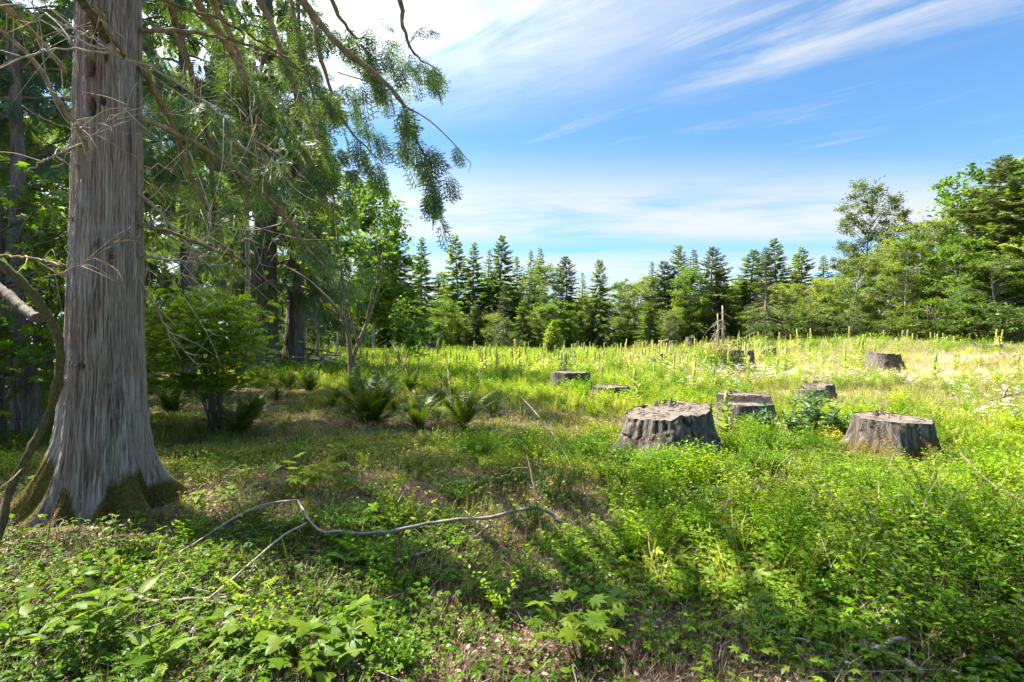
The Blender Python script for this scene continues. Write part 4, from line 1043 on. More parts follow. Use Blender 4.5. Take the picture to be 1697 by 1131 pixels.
# dark stems deeper in the wood at the left edge
for lab, pl, r in (('dark crooked trunk behind the mossy stem at the left edge', [(57, 718, 9.0), (50, 660, 9.0), (40, 605, 9.0), (28, 540, 9.1), (22, 440, 9.3), (30, 300, 9.6), (20, 60, 10)], .16),
                   ('second dark trunk left of the crooked one', [(30, 722, 9.2), (32, 660, 9.2), (22, 590, 9.2), (8, 500, 9.3), (-4, 380, 9.5), (-20, 200, 9.8)], .12),
                   ('thin grey pole trunk in the gap right of the vine maple', [(409, 596, 22), (410, 520, 22), (411, 430, 22), (408, 300, 22), (412, 100, 22)], .12),
                   ('slender leaning grey trunk near the fluted cedar', [(388, 600, 25), (388, 520, 25), (384, 420, 25), (380, 250, 25)], .13),
                   ('pale slim trunk in the light beyond the shade', [(526, 590, 44), (528, 500, 44), (530, 380, 44), (528, 300, 44)], .16)):
    pp = [P(*q) for q in pl]; pp[0][2] = ghf(pp[0][0], pp[0][1]) - 0.05
    stem_thing('slender_tree', lab, 'tree', [(pp, r, r * 0.6)], ['bark_dark' if 'dark' in lab else 'bark_far'], 9, 0.05, 'trunk')

# multi-stemmed vine maple in the middle distance
b0 = GY(581, 640); dm = b0[1]
VM = stem_thing('vine_maple', 'bare multi-stemmed vine maple rising out of the sword ferns', 'tree',
                [([b0, P(581, 600, dm), P(578, 562, dm), P(571, 535, dm), P(555, 508, dm), P(530, 482, dm), P(508, 462, dm), P(470, 440, dm)], .10, .03),
                 ([b0 + [0.06, 0, 0], P(586, 600, dm), P(593, 572, dm), P(608, 535, dm), P(622, 494, dm), P(632, 461, dm), P(634, 420, dm)], .085, .025),
                 ([P(572, 545, dm), P(568, 470, dm), P(560, 394, dm), P(553, 330, dm), P(540, 260, dm)], .07, .025),
                 ([P(594, 572, dm), P(582, 535, dm), P(571, 505, dm), P(560, 470, dm)], .05, .02), ([P(606, 540, dm), P(618, 480, dm), P(628, 440, dm), P(622, 390, dm)], .045, .015)],
                ['branch'], 8, 0.04)
g = Geo(); rg = np.random.default_rng(8)
for px, py in ((500, 430), (540, 420), (560, 350), (545, 290), (630, 415), (610, 380), (520, 380), (575, 420), (600, 430)):
    c = P(px, py, dm) - b0; n = 26
    leaves(g, rg, PALM5, c + rg.normal(size=(n, 3)) * [.55, .5, .4], .17, .3, (.3, .9))
link('crown', g.mesh('crown', M['maple_leaf']), VM)

# layered vine maple right of the big trunk
b0 = np.array([-5.55, 9.6, ghf(-5.55, 9.6)])
VB = thing('leafy_vine_maple', 'bright green vine maple with layered leaves right of the big trunk', 'shrub', b0)
rg = np.random.default_rng(9); gs, gc = Geo(), Geo()
for k in range(84):
    px, py = rg.uniform(238, 415), rg.uniform(470, 640)
    if py < 470 + abs(px - 330) * 0.5:
        continue
    c = P(px, py, rg.uniform(8.2, 10.2)) - b0
    tip = crv([[rg.normal() * .08, rg.normal() * .08, 0], c * [0.4, 0.4, 0.75] + [0, 0, .2], c], 10)
    if k % 3 == 0: add_tube(gs, tip, np.linspace(.014, .004, 10), 5, .5)
    else: add_tube(gs, tip[6:], np.linspace(.006, .004, 4), 4, .5)
    n = 46; q = c + rg.normal(size=(n, 3)) * [.30, .30, .07]
    leaves(gc, rg, PALM7 if k % 2 else PALM5, q, .125, .35, (np.full(n, np.clip(rg.normal(.62, .15), 0, 1)), .12), 0, .35, .85)
link('stem', gs.mesh('stem', M['bark_dark']), VB); link('crown', gc.mesh('crown', M['maple_leaf']), VB)


# ------------------------------------------------------------------ stumps
def stump(label, px, d, r, h, seed, flare=0.25, tilt=(0, 0), rings=46, seg=110, notch=None, jag=0.02, moss=0.3, splinters=0, mat='stump_bark', lobes=7, z0=0.0):
    rng = np.random.default_rng(seed); g0 = G(px, d); root = thing('tree_stump', label, 'stump', g0, 0, 'stumps in the clearing')
    zz = np.linspace(-0.25, 1.0, rings); a = np.linspace(0, 2 * np.pi, seg, endpoint=False)
    T, A = np.meshgrid(zz, a, indexing='ij')
    ph = rng.uniform(0, 6.28, 5)
    lob = np.sin(A * lobes + ph[0]) * 0.4 + np.sin(A * (lobes // 2 + 1) + ph[1]) * 0.35 + np.sin(A * 2 + ph[2]) * 0.35
    rr = r * (1 + 0.07 * lob) * (1 + flare * np.exp(-T.clip(0) * 3.0) * (1 + 0.8 * lob) + 0.05 * (1 - T.clip(0)))
    gq = A * 13 / (2 * np.pi) + (fbm(T * 1.2 + np.cos(A) * 1.5, np.cos(A) * 2 + np.sin(A) * 2.4, seed + 21, 3) - 0.5) * 4.5; gp = gq - np.floor(gq)
    groove = np.exp(-((gp - .5) / .09) ** 2) * noise2(np.floor(gq) % 13 * 5.1, T * 1.1, seed + 22)
    q = A * 34 / (2 * np.pi) + (fbm(T * 2.2 * h / .5, np.cos(A) * 2.5 + np.sin(A) * 1.9, seed, 3) - 0.5) * 2.2
    per = q - np.floor(q); jit = noise2(np.floor(q) % 34 * 2.3, T * 2.2, seed + 1)
    bark = (1 - np.abs(2 * per - 1) ** 1.5) * (0.4 + 0.8 * jit)
    rr = rr * (1 + 0.20 * (fbm(np.cos(A) * 1.3 + 5, np.sin(A) * 1.3 + seed, seed + 12, 2) - 0.5)) + r * 0.040 * (bark - 0.5) + r * 0.05 * (fbm(np.cos(A) * 9, np.sin(A) * 9 + T * 2.5, seed + 31, 3) - 0.5) + r * 0.07 * (fbm(np.cos(A) * 3 + 7, T * 3 + np.sin(A) * 3, seed + 4, 3) - 0.5) - r * 0.075 * groove
    X, Y = np.cos(A) * rr, np.sin(A) * rr
    top = h + tilt[0] * X + tilt[1] * Y + jag * 1.3 * (fbm(np.cos(A) * 5, np.sin(A) * 5, seed + 8, 3) - 0.5)
    if notch:          # a lower step cut on one side: angle, drop
        dirx, diry = math.cos(notch[0]), math.sin(notch[0])
        top = top - notch[1] * sstep((X * dirx + Y * diry) / r, notch[2], notch[2] + 0.06)
    Z = np.where(T < 0, T, T * top)
    V = np.stack([X, Y, Z], -1).reshape(-1, 3)
    i = np.arange(rings - 1)[:, None] * seg; j = np.arange(seg)[None]
    F = np.stack([i + j, i + (j + 1) % seg, i + seg + (j + 1) % seg, i + seg + j], -1).reshape(-1, 4)
    ms = sstep(fbm(A * 1.6, T * 2.5, seed + 9, 3) + moss - 0.75 * T, 0.55, 0.8)
    g = Geo().add(V, F, (0.32 + 0.36 * bark - 0.35 * groove + 0.2 * (fbm(A * 2, T * 1.5, seed + 3, 2) - .5)).ravel(), 0, True)
    link('bark', g.mesh('bark', M[mat], {'moss': ms.ravel()}), root)
    # cut face
    m = 18; fr = np.linspace(0.0, 1.0, m)[:, None]; xr, yr, zr = X[-1][None], Y[-1][None], Z[-1][None]
    XX, YY = xr * fr * 0.985, yr * fr * 0.985
    base = h + tilt[0] * XX + tilt[1] * YY
    if notch:
        base = base - notch[1] * sstep((XX * dirx + YY * diry) / r, notch[2], notch[2] + 0.06)
    ZZ = base * (1 - fr ** 6) + zr * fr ** 6 - 0.012 + (0.02 + jag * 1.2) * (fbm(XX * 12 / r * .5, YY * 5 / r * .5, seed + 5, 4) - 0.5) * (1 - fr ** 8)
    VV = np.stack([XX, YY, ZZ], -1).reshape(-1, 3)
    i = np.arange(m - 1)[:, None] * seg
    FF = np.stack([i + j, i + seg + j, i + seg + (j + 1) % seg, i + (j + 1) % seg], -1).reshape(-1, 4)
    g = Geo().add(VV, FF, 0.5, 0, False)
    link('cut_face', g.mesh('cut_face', M['stump_top']), root)
    for k in range(splinters * 3):      # bark chips lying on the cut
        if d > 15: break
        an = rng.uniform(0, 6.28); f = r * math.sqrt(rng.uniform(0.02, .8)); x, y = math.cos(an) * f, math.sin(an) * f
        L = rng.uniform(.04, .16); gq = Geo(); add_tube(gq, np.array([[-L, 0, 0], [0, rng.normal() * .01, .008], [L, 0, 0]]), np.array([.004, .008, .003]), 5, .4, 0, .15, k)
        link('bark_chip', gq.mesh('bark_chip', M['branch' if k % 2 else 'branch_grey']), root, (x, y, h + tilt[0] * x + tilt[1] * y + .012), (0, rng.normal() * .15, rng.uniform(0, 3.1)))
    for k in range(splinters):
        an = rng.uniform(0.2, 2.2) if k < splinters * 0.9 else rng.uniform(0, 6.28); f = rng.uniform(0.45, 0.95) * r
        x, y = math.cos(an) * f, math.sin(an) * f; z = h + tilt[0] * x + tilt[1] * y
        w, t, hh = rng.uniform(.02, .06), rng.uniform(.008, .02), rng.uniform(.02, .06) * (1.8 if 0.2 < an < 2.2 else .7)
        s = np.array([[-w, -t, -.03], [w, -t, -.03], [w, t, -.03], [-w, t, -.03], [-w * .5, -t * .4, hh * .6], [w * .6, -t * .4, hh * .5], [w * .1, 0, hh], [-w * .3, t * .4, hh * .7]])
        ff = np.array([[0, 1, 5, 4], [1, 2, 6, 5], [2, 3, 7, 6], [3, 0, 4, 7], [4, 5, 6, 7]])
        link('splinter', Geo().add(s, ff, .45).mesh('splinter', M['stump_bark'] if k % 2 else M['stump_top'], {'moss': np.zeros(8)}), root, (x, y, z), (rng.normal() * .2, rng.normal() * .2, rng.uniform(0, 3.1)))
    return root


stump('widest grey stump with a rough splintered top, in the middle of the clearing edge', 1103, 7.45, 0.62, 0.60, 3, 0.34, (0.12, 0.03), 60, 170, None, .09, .22, 10, lobes=6)
stump('stepped stump with a raised back half, right behind the widest stump', 1234, 10.2, 0.50, 0.58, 5, 0.18, (0, 0.02), 46, 110, (-1.9, .15, -.05), .03, .15, 4)
stump('dark flat-topped stump with a mossy right flank among green undergrowth', 1478, 7.35, 0.46, 0.57, 7, 0.42, (0.0, 0.03), 56, 130, None, .02, .42, 5)
stump('squat dark stump left of the clearing, with vertical flutes', 946, 17.4, 0.66, 0.66, 9, 0.22, (0.0, 0), 40, 90, None, .03, .15, 3, lobes=9)
s5 = stump('low stump with a rotten orange left side, between two larger stumps', 1012, 14.0, 0.46, 0.48, 11, 0.3, (0, 0.02), 36, 80, None, .04, .2, 3)
for k in range(5):
    g = Geo(); rg = np.random.default_rng(k); p0 = np.array([-.42 - .05 * k, -.15 - .06 * (k % 3), -.1])
    add_tube(g, crv([p0, p0 + [.04, .02, .16], p0 + [.10, .05, .30 + .03 * k]], 6), np.linspace(.085, .03, 6), 7, .5, 0, .12, k)
    link('rotten_wood', g.mesh('rotten_wood', M['rot_wood']), s5)
stump('small stump with a crumbling left side, behind the tall thistle', 1352, 13.4, 0.42, 0.52, 13, 0.35, (0.05, 0), 36, 80, (3.3, .12, .2), .05, .25, 4)
stump('broken pale stump half sunk in dry grass before the alders', 1467, 24.5, 0.70, 0.80, 15, 0.25, (-0.15, 0), 30, 70, (0.2, .25, .1), .22, .1, 8)
stump('tall stump beside a reddish bush in the sunny meadow', 1222, 26.5, 0.70, 1.15, 17, 0.2, (0, 0), 34, 70, None, .08, .2, 4)
stump('tall narrow grey stump in the far meadow, topped by a green sprig', 718, 56, 0.62, 1.45, 19, 0.15, (0, 0), 20, 40, None, .05, .0)
stump('low dark stump just left below the tall narrow one', 703, 42, 0.44, 0.62, 21, 0.2, (0, 0), 18, 36)
stump('small round grey stump in the far meadow centre', 777, 52, 0.44, 1.0, 23, 0.2, (0.2, 0), 18, 36, None, .1)
stump('grey stump at the far edge below the dark conifers', 1100, 66, 0.55, 1.5, 25, 0.2, (0.3, 0), 18, 36, None, .2)
stump('broad low stump at the far edge, between two taller grey ones', 1117, 67, 0.6, 1.3, 27, 0.2, (0, 0), 18, 36, None, .2)
stump('light grey jagged stump at the far edge', 1144, 62, 0.55, 1.6, 29, 0.2, (0, 0), 18, 36, None, .3)
stump('small dark stump amid mullein stalks right of the tall stump', 1272, 36, 0.5, 0.8, 31, 0.3, (0.2, 0), 18, 36, None, .2)
stump('weathered stump remnant among mulleins left of the reddish bush', 1092, 33, 0.45, 0.75, 33, 0.4, (0.3, 0), 20, 40, None, .3)
stump('low brown stump behind the bare vine maple stems', 553, 46, 0.6, 0.75, 35, 0.3, (0, 0), 18, 36)
stump('low flat stump right of the bare vine maple', 575, 40, 0.5, 0.6, 37, 0.3, (0, 0), 18, 36)
stump('half-buried grey stump by the picture edge in dry grass', 1640, 37, 0.7, 0.5, 39, 0.3, (0.1, 0), 18, 36, None, .15)

# stump overgrown by a yellow-green shrub
g0 = G(916, 46)
IV = thing('overgrown_stump', 'dark stump buried under a yellow-green leafy shrub in mid meadow', 'stump', g0)
rg = np.random.default_rng(12); g = Geo(); add_tube(g, crv([[0, 0, -.2], [0, 0, .5], [-.05, 0, 1.3], [0, 0, 1.9]], 10), np.linspace(.55, .4, 10), 14, .3, 0, .06, 2)
add_tube(g, crv([[-.75, 0, -.2], [-.8, 0, .6], [-.72, 0, 1.15]], 6), np.linspace(.22, .16, 6), 9, .2, 0, .08, 3)
link('bark', g.mesh('bark', M['bark_dark']), IV)
g = Geo()
for c, r, n in (((0, 0, 2.9), .35, 150), ((-.05, 0, 2.4), .6, 320), ((0, 0, 1.8), .85, 560), ((.25, -.1, 1.4), .8, 420), ((-.25, 0, 1.2), .6, 260), ((.1, 0, 3.3), .2, 60)):
    leaves(g, rg, LEAF6, np.array(c) + nrm(rg.normal(size=(n, 3))) * (r * rg.uniform(.5, 1.05, n))[:, None], .22, .3, (.2, .95))
link('foliage', g.mesh('foliage', M['yellow_leaf']), IV)
# reddish bush by the tall stump
g0 = G(1192, 26)
RB = thing('reddish_bush', 'bush with rusty red top leaves leaning on the tall stump', 'bush', g0)
g = Geo(); n = 900; q = rg.normal(size=(n, 3)) * [.55, .5, .35] + [0, 0, .65]
leaves(g, rg, LEAF6, q, .13, .2, (.1, .9)); link('foliage', g.mesh('foliage', M['bush_leaf']), RB)
g = Geo(); n = 260; q = rg.normal(size=(n, 3)) * [.4, .4, .2] + [.0, 0, 1.25]
leaves(g, rg, LEAF6, q, .12, .1, (.3, 1)); link('red_leaves', g.mesh('red_leaves', M['fern_dead']), RB)

# bleached snag with drooping dead boughs
g0 = G(1192, 52); SN = thing('dead_snag', 'bleached dead snag with drooping bare boughs at the meadow edge', 'dead tree', g0)
for k, (x, h, r) in enumerate(((0.35, 4.7, .16), (-.15, 3.9, .13))):
    g = Geo(); add_tube(g, crv([[x, 0, -.3], [x + .03, 0, h * .5], [x - .02, 0, h]], 10), np.linspace(r, r * .45, 10), 7, .6, 0, .05, k); link('trunk', g.mesh('trunk', M['snag']), SN)
for k in range(15):
    z = rg.uniform(1.0, 4.2); an = rg.choice([np.pi, np.pi, np.pi, 0.0]) + rg.normal() * .5; L = rg.uniform(.9, 2.6) * (1.1 - z / 6)
    p0 = np.array([0 if rg.random() < .5 else .3, 0, z]); dx = np.array([math.cos(an), math.sin(an), 0])
    g = Geo(); pts = crv([p0, p0 + dx * L * .5 - [0, 0, L * .18], p0 + dx * L - [0, 0, L * .75]], 8); add_tube(g, pts, np.linspace(.026, .010, 8), 4, .6)
    for q in range(4):
        i = rg.integers(2, 8); add_tube(g, np.array([pts[i], pts[i] + rg.normal(size=3) * .2 - [0, 0, .25]]), np.array([.014, .008]), 3, .6)
    link('branch', g.mesh('branch', M['snag']), SN)
# ------------------------------------------------------------------ sword ferns
def frond_mesh(seed, L=0.9, arch=0.5, pairs=26, mat='fern_leaf', curl=0.0):
    rng = np.random.default_rng(seed); g = Geo()
    s = np.linspace(0, 1, 14)
    y = L * (s - arch * 0.28 * s ** 2.4); z = L * (0.10 * s - arch * 0.55 * s ** 2.6); x = curl * L * s ** 2
    rach = np.column_stack([x, y, z])
    add_tube(g, rach, np.linspace(.0045, .0015, 14), 3, .25)
    t = np.linspace(0.14, 0.985, pairs)
    pp = np.stack([np.interp(t, s, rach[:, k]) for k in range(3)], -1)
    tg = nrm(np.stack([np.interp(t, s, np.gradient(rach[:, k])) for k in range(3)], -1))
    ln = L * 0.115 * np.minimum(1, (t + 0.05) * 4.0) * np.clip((1 - t) * 2.6, 0.1, 1)
    for sd in (-1, 1):
        side = np.array([sd, 0, 0]) + np.zeros_like(pp)
        D = nrm(side + tg * 0.45 + rng.normal(size=pp.shape) * .06 + [0, 0, -.1]); U = np.cross(side * sd, tg) * 1.0 + rng.normal(size=pp.shape) * .12
        T = np.array([[-.09, 0, 0], [.10, .02, .01], [.07, .6, 0], [0, 1, -.08], [-.08, .5, 0]]); TF = np.array([[0, 1, 2], [0, 2, 4], [4, 2, 3]])
        V, F = inst(T, TF, pp, frames(D, U), ln * rng.uniform(.85, 1.1, len(t)) * 1.0)
        g.add(V, F, np.repeat(np.clip(.45 + .15 * (t - .5) + rng.normal(size=len(t)) * .07, 0, 1), 5))
    return g.mesh('frond', M[mat])


FROND = [frond_mesh(1, .9, .35), frond_mesh(2, 1.0, .55, curl=.1), frond_mesh(3, .85, .75, curl=-.12), frond_mesh(4, .95, .22, curl=.05)]
FROND_DEAD = [frond_mesh(5, .75, 1.5, 20, 'fern_dead', .15), frond_mesh(6, .7, 1.3, 20, 'fern_dead', -.2)]
FERNS = [  # px, base row, size, fronds, label
    (286, 688, 0.75, 26, 'dark sword fern in deep shade behind the big trunk'), (395, 722, 0.85, 30, 'sword fern with drooping dark fronds between the big trunk and the largest fern'),
    (458, 668, 0.55, 18, 'small sword fern behind the dark drooping one'), (551, 676, 0.60, 20, 'small sword fern left of the bare maple stems'), (617, 712, 1.15, 44, 'largest sword fern, at the foot of the bare vine maple'),
    (693, 714, 0.75, 22, 'upright sword fern right of the largest one'), (768, 712, 0.85, 30, 'sword fern with browned fronds, rightmost of the front row'), (680, 652, 0.85, 26, 'sunlit sword fern below the small maple sapling'),
    (640, 646, 0.95, 28, 'sword fern at the edge of the sunlit meadow behind the largest fern'), (735, 648, 0.75, 22, 'sword fern in the second row right of the sapling'), (785, 646, 0.75, 22, 'sword fern in the second row near the grassy gap'),
    (515, 652, 0.80, 24, 'sword fern in front of the brush pile'), (478, 644, 0.8, 22, 'sword fern left of the brush pile'), (442, 640, 0.8, 20, 'sword fern by the thick fluted cedar'), (835, 638, 0.8, 22, 'dusky fern clump at the rim of the bright meadow'),
    (655, 690, .6, 18, 'low rounded fern between the largest and the upright one'), (725, 700, .55, 16, 'low rounded fern left of the browned one'), (575, 690, .6, 18, 'low rounded fern left of the largest one'), (815, 690, .6, 18, 'low rounded fern right of the browned one'), (425, 690, .6, 18, 'low rounded fern in the shade right of the dark drooping one'),
    (338, 668, 0.7, 20, 'dim sword fern below the bright vine maple'), (590, 660, 0.8, 22, 'sword fern tucked behind the bare maple base'), (730, 672, 0.5, 14, 'tiny sword fern between the two fern rows')]
rngF = np.random.default_rng(31)
FERN_AT = [(*GY(f[0], f[1])[:2], f[2]) for f in FERNS]
for px, py, sz, nf, lab in FERNS:
    root = thing('sword_fern', lab, 'fern', GY(px, py), rngF.uniform(0, 6.28), 'sword ferns in the shade', sz * 1.22)
    for k in range(int(nf * 1.35)):
        el = rngF.uniform(0.85, 1.42) if k > nf * .2 else rngF.uniform(.45, .8)
        dead = rngF.random() < (0.22 if 'brown' in lab or 'largest' in lab else .1)
        me = FROND_DEAD[k % 2] if dead else FROND[k % 4]
        link('frond', me, root, (rngF.normal() * .03, rngF.normal() * .03, .02), (el * (0.5 if dead else 1), rngF.normal() * .15, k * 2.39996 + rngF.normal() * .3), float(rngF.uniform(.75, 1.15)))

# ------------------------------------------------------------------ broad-leaved plants near the camera
def leaf_mesh(shape, mat, seed, petiole=0.35):
    g = Geo(); V = shape[0].copy(); rng = np.random.default_rng(seed); V = V + rng.normal(size=V.shape) * .015
    g.add(V + [0, petiole, 0], shape[1], .5, 0, True)
    add_tube(g, np.array([[0, 0, -.02], [0, petiole * .6, .015], [0, petiole + .32, .02]]), np.array([.014, .011, .008]), 3, .8)
    return g.mesh('leaf', M[mat])


LM = {'palm': [leaf_mesh(PALM5, 'broad_leaf', s) for s in (1, 2)] + [leaf_mesh(PALM7, 'broad_leaf', 3)], 'lobed': [leaf_mesh(PALM3, 'broad_leaf', s) for s in (4, 5)] + [leaf_mesh(PALM5, 'broad_leaf', 6)],
      'lance': [leaf_mesh(LANCE, 'broad_leaf', s, .12) for s in (7, 8, 9)], 'oval': [leaf_mesh(LEAF6, 'bush_leaf', s, .12) for s in (10, 11)], 'gold': [leaf_mesh(PALM7, 'yellow_leaf', s) for s in (12, 13)]}
PLANTS = [  # px, base row, kind, stems, leaves per stem, height, leaf length, spread, label
    (545, 1118, 'lobed', 8, 6, .28, .12, .26, 'large lobed vine-like plant at the bottom edge'), (455, 1100, 'lobed', 5, 5, .22, .10, .2, 'lobed plant with yellow tips left of the largest bottom plant'),
    (372, 1085, 'lobed', 3, 5, .18, .10, .14, 'small lobed seedling near the bottom edge'), (150, 1090, 'lance', 6, 7, .30, .15, .24, 'plant with long pale lance-shaped leaves, bottom left'),
    (40, 1075, 'lance', 4, 6, .26, .13, .18, 'lance-leaved plant in the bottom left corner'), (265, 1125, 'lance', 3, 6, .2, .13, .16, 'low lance-leaved plant at the bottom edge'),
    (968, 1098, 'palm', 7, 6, .30, .12, .24, 'dark green fingered plant standing alone near the bottom middle'), (1010, 1040, 'palm', 2, 5, .22, .10, .12, 'small fingered sprig behind the dark green fingered plant'),
    (505, 822, 'gold', 7, 5, .30, .16, .30, 'yellow-green lobed plant left of the fallen branch'), (555, 800, 'gold', 4, 4, .28, .14, .2, 'second yellow-green plant beside the first, near the ferns'),
    (215, 885, 'oval', 5, 7, .16, .08, .22, 'low clover-like leaves against the mossy roots'), (330, 832, 'lobed', 2, 4, .16, .10, .1, 'seedling with one bright lobed leaf at the right root'),
    (375, 830, 'lobed', 3, 4, .14, .10, .14, 'pale lobed seedling right of the mossy root'), (560, 775, 'lance', 4, 6, .30, .12, .12, 'dark upright leafy weed above the yellow-green plant'),
    (135, 1045, 'lance', 4, 6, .32, .14, .2, 'tall pale lance-leaved plant beside the bottom-left corner plant'), (640, 880, 'palm', 2, 4, .2, .10, .12, 'pale sunlit leaf pair in the light patch'), (355, 880, 'gold', 2, 4, .12, .10, .1, 'small yellow seedling before the big roots'),
    (600, 1060, 'lobed', 3, 4, .2, .11, .14, 'lobed plant right of the largest bottom plant'), (1240, 1010, 'lobed', 4, 5, .15, .10, .2, 'low round-leaved plant in the right undergrowth'), (1190, 920, 'lobed', 3, 4, .14, .09, .18, 'broad-leaved weed at the rim of the bright undergrowth')]
rngP = np.random.default_rng(41)
for px, py, kind, ns, nl, hh, ll, spd, lab in PLANTS:
    root = thing('leafy_plant', lab, 'plant', GY(px, min(py, 1129)), rngP.uniform(0, 6.28), 'broad-leaved plants near the camera')
    gs = Geo()
    for q in range(ns):
        an = q * 2.39996 + rngP.normal() * .3; rr = spd * math.sqrt((q + .5) / ns)
        tip = np.array([math.cos(an) * rr, math.sin(an) * rr, hh * rngP.uniform(.65, 1.1)])
        st = crv([[tip[0] * .15, tip[1] * .15, -.02], tip * [.55, .55, .6], tip], 8); add_tube(gs, st, np.linspace(.004, .002, 8), 4, .5)
        for w in range(nl):
            s = 0.35 + .65 * (w + 1) / nl; i = min(7, int(s * 7)); az = an + w * 2.39996 + rngP.normal() * .3
            link('leaf', LM[kind][rngP.integers(len(LM[kind]))], root, st[i], (rngP.uniform(-.35, .5) if kind != 'lance' else rngP.uniform(0, .8), rngP.normal() * .25, az), float(ll * .85 * rngP.uniform(.65, 1.25) * (.8 + .3 * s)))
    link('stem', gs.mesh('stem', M['bush_leaf']), root)

# leafy bushes, right foreground
BUSHES = [(1470, 930, .46, .55, 'bush of small bright leaves right of centre in the near undergrowth'), (1590, 960, .55, .65, 'dense dark-hearted leafy bush near the right edge'), (1690, 990, .55, .6, 'leafy bush cut by the right picture edge'), (1560, 1040, .42, .5, 'lower leafy bush in front of the dense one'),
          (1650, 1080, .45, .5, 'leafy bush in the bottom right corner'), (1380, 860, .36, .5, 'low yellow-green bush below the dark flat-topped stump'), (1530, 850, .38, .55, 'yellow-green bush right of the low one'), (1640, 870, .4, .55, 'bright bush by the right edge under the dry twigs'),
          (1290, 835, .32, .5, 'bright low bush below the stepped stump'), (1160, 850, .30, .45, 'bright low bush below the widest stump'), (1080, 900, .25, .4, 'fresh green bush right of the fallen branch end'), (920, 830, .34, .35, 'bushy green sprigs left of the bare upright twig'),
          (760, 830, .28, .35, 'bracken-like green tuft in the middle ground'), (690, 790, .28, .4, 'leafy tuft in front of the upright sword fern'), (790, 760, .26, .4, 'leafy tuft in front of the browned sword fern'), (1000, 770, .34, .5, 'leafy green mound left of the widest stump')]
rngS = np.random.default_rng(43)
for px, py, hh, wd, lab in BUSHES:
    g0 = GY(px, min(py, 1129)); root = thing('leafy_bush', lab, 'bush', g0, 0, 'low leafy bushes near the camera')
    gs, gl = Geo(), Geo(); bright = 'yellow' in lab or 'bright' in lab
    for q in range(30):
        an = rngS.uniform(0, 6.28); rr = wd * math.sqrt(rngS.uniform(.02, 1)); tip = np.array([math.cos(an) * rr, math.sin(an) * rr, hh * rngS.uniform(.5, 1.15) * (1.1 - .35 * rr / wd)])
        st = crv([[tip[0] * .25, tip[1] * .25, -.03], tip * [.6, .6, .6], tip], 7); add_tube(gs, st, np.linspace(.0035, .0015, 7), 3, .3)
        n = 22; t = np.linspace(.3, 1, n); pp = np.stack([np.interp(t * 6, np.arange(7), st[:, k]) for k in range(3)], -1)
        D = nrm(np.column_stack([np.cos(an + np.arange(n) * 2.4), np.sin(an + np.arange(n) * 2.4), rngS.uniform(-.3, .5, n)])); U = np.array([0, 0, 1.0]) + rngS.normal(size=(n, 3)) * .35
        V, F = inst(*LEAF6, pp, frames(D, U), rngS.uniform(.026, .052, n) * (1.0 if hh > .4 else .85)); gl.add(V, F, np.repeat(np.clip(rngS.normal(.6 if bright else .42, .2, n), 0, 1), 7))
    link('stem', gs.mesh('stem', M['branch']), root); link('foliage', gl.mesh('foliage', M['bush_leaf'] if not bright else M['shrub_leaf']), root)

# ------------------------------------------------------------------ fallen branches and logs
def on_ground(px, py, lift=0.02):
    p = GY(px, py); p[2] += lift * 1.15 + .03; return p


def stick(name, label, cat, pl, r0, r1, mat='branch_grey', sides=7, extra=(), knob=.05):
    pts0 = [on_ground(px, py, l) for px, py, l in pl]; base = pts0[0].copy(); root = thing(name, label, cat, base)
    pts = crv([p - base for p in pts0], 34); rng = np.random.default_rng(int(pl[0][0] * 7 + pl[0][1])); pts[1:-1] += rng.normal(size=(32, 3)) * min(r0 * .3, .07 * np.linalg.norm(pts[-1] - pts[0]) / 34)
    g = Geo(); add_tube(g, pts, np.linspace(r0, r1, 34), sides, .32, 0, knob * 1.8, 5); link('stem', g.mesh('stem', M[mat]), root)
    for e in extra:
        pe = crv([on_ground(*q) - base for q in e], 16); g = Geo(); add_tube(g, pe, np.linspace(r0 * .55, r1 * .5, 16), 5, .5, 0, knob, 6); link('side_branch', g.mesh('side_branch', M[mat]), root)
    return root


stick('fallen_branch', 'long grey fallen branch curving across the middle of the foreground', 'branch',
      [(932, 880, .03), (905, 873, .10), (862, 878, .12), (815, 888, .11), (760, 893, .11), (715, 900, .11), (660, 915, .12), (610, 922, .12), (560, 918, .12), (520, 903, .10), (494, 870, .16)], .019, .008,
      extra=[[(815, 888, .07), (785, 905, .03), (770, 908, .02)], [(494, 870, .16), (440, 878, .16), (385, 890, .10), (330, 915, .05), (275, 940, .02)], [(508, 898, .1), (470, 920, .10), (420, 960, .08), (360, 1005, .05), (300, 1040, .03), (200, 1070, .02)]])
stick('broken_stick', 'short pale broken stick lying in the sunlit patch', 'stick', [(740, 921, .03), (700, 934, .04), (660, 945, .03), (628, 957, .02)], .016, .008)
stick('fallen_stick', 'pale crooked stick in front of the big roots', 'stick', [(212, 1000, .06), (225, 1008, .04), (262, 1014, .03), (330, 1010, .03), (395, 1003, .02), (450, 998, .02)], .014, .006, extra=[[(330, 1010, .03), (420, 1030, .03), (352, 1042, .02)]])
stick('thin_stick', 'thin stick running to the bottom left corner', 'stick', [(450, 985, .03), (380, 1000, .03), (300, 1030, .03), (200, 1075, .02), (60, 1120, .02)], .005, .003)
stick('thin_stick', 'short twig standing off the ground below the fallen branch', 'stick', [(608, 1035, .0), (640, 1010, .03), (690, 1000, .04)], .006, .003, 'branch')
stick('weathered_log', 'weathered grey log end in the bottom right corner', 'log', [(1425, 1084, .02), (1455, 1099, .03), (1490, 1110, .02), (1530, 1128, .0)], .026, .017, 'branch_grey', 12, knob=.06, extra=[[(1455, 1099, .03), (1480, 1092, .06), (1500, 1094, .07)]])
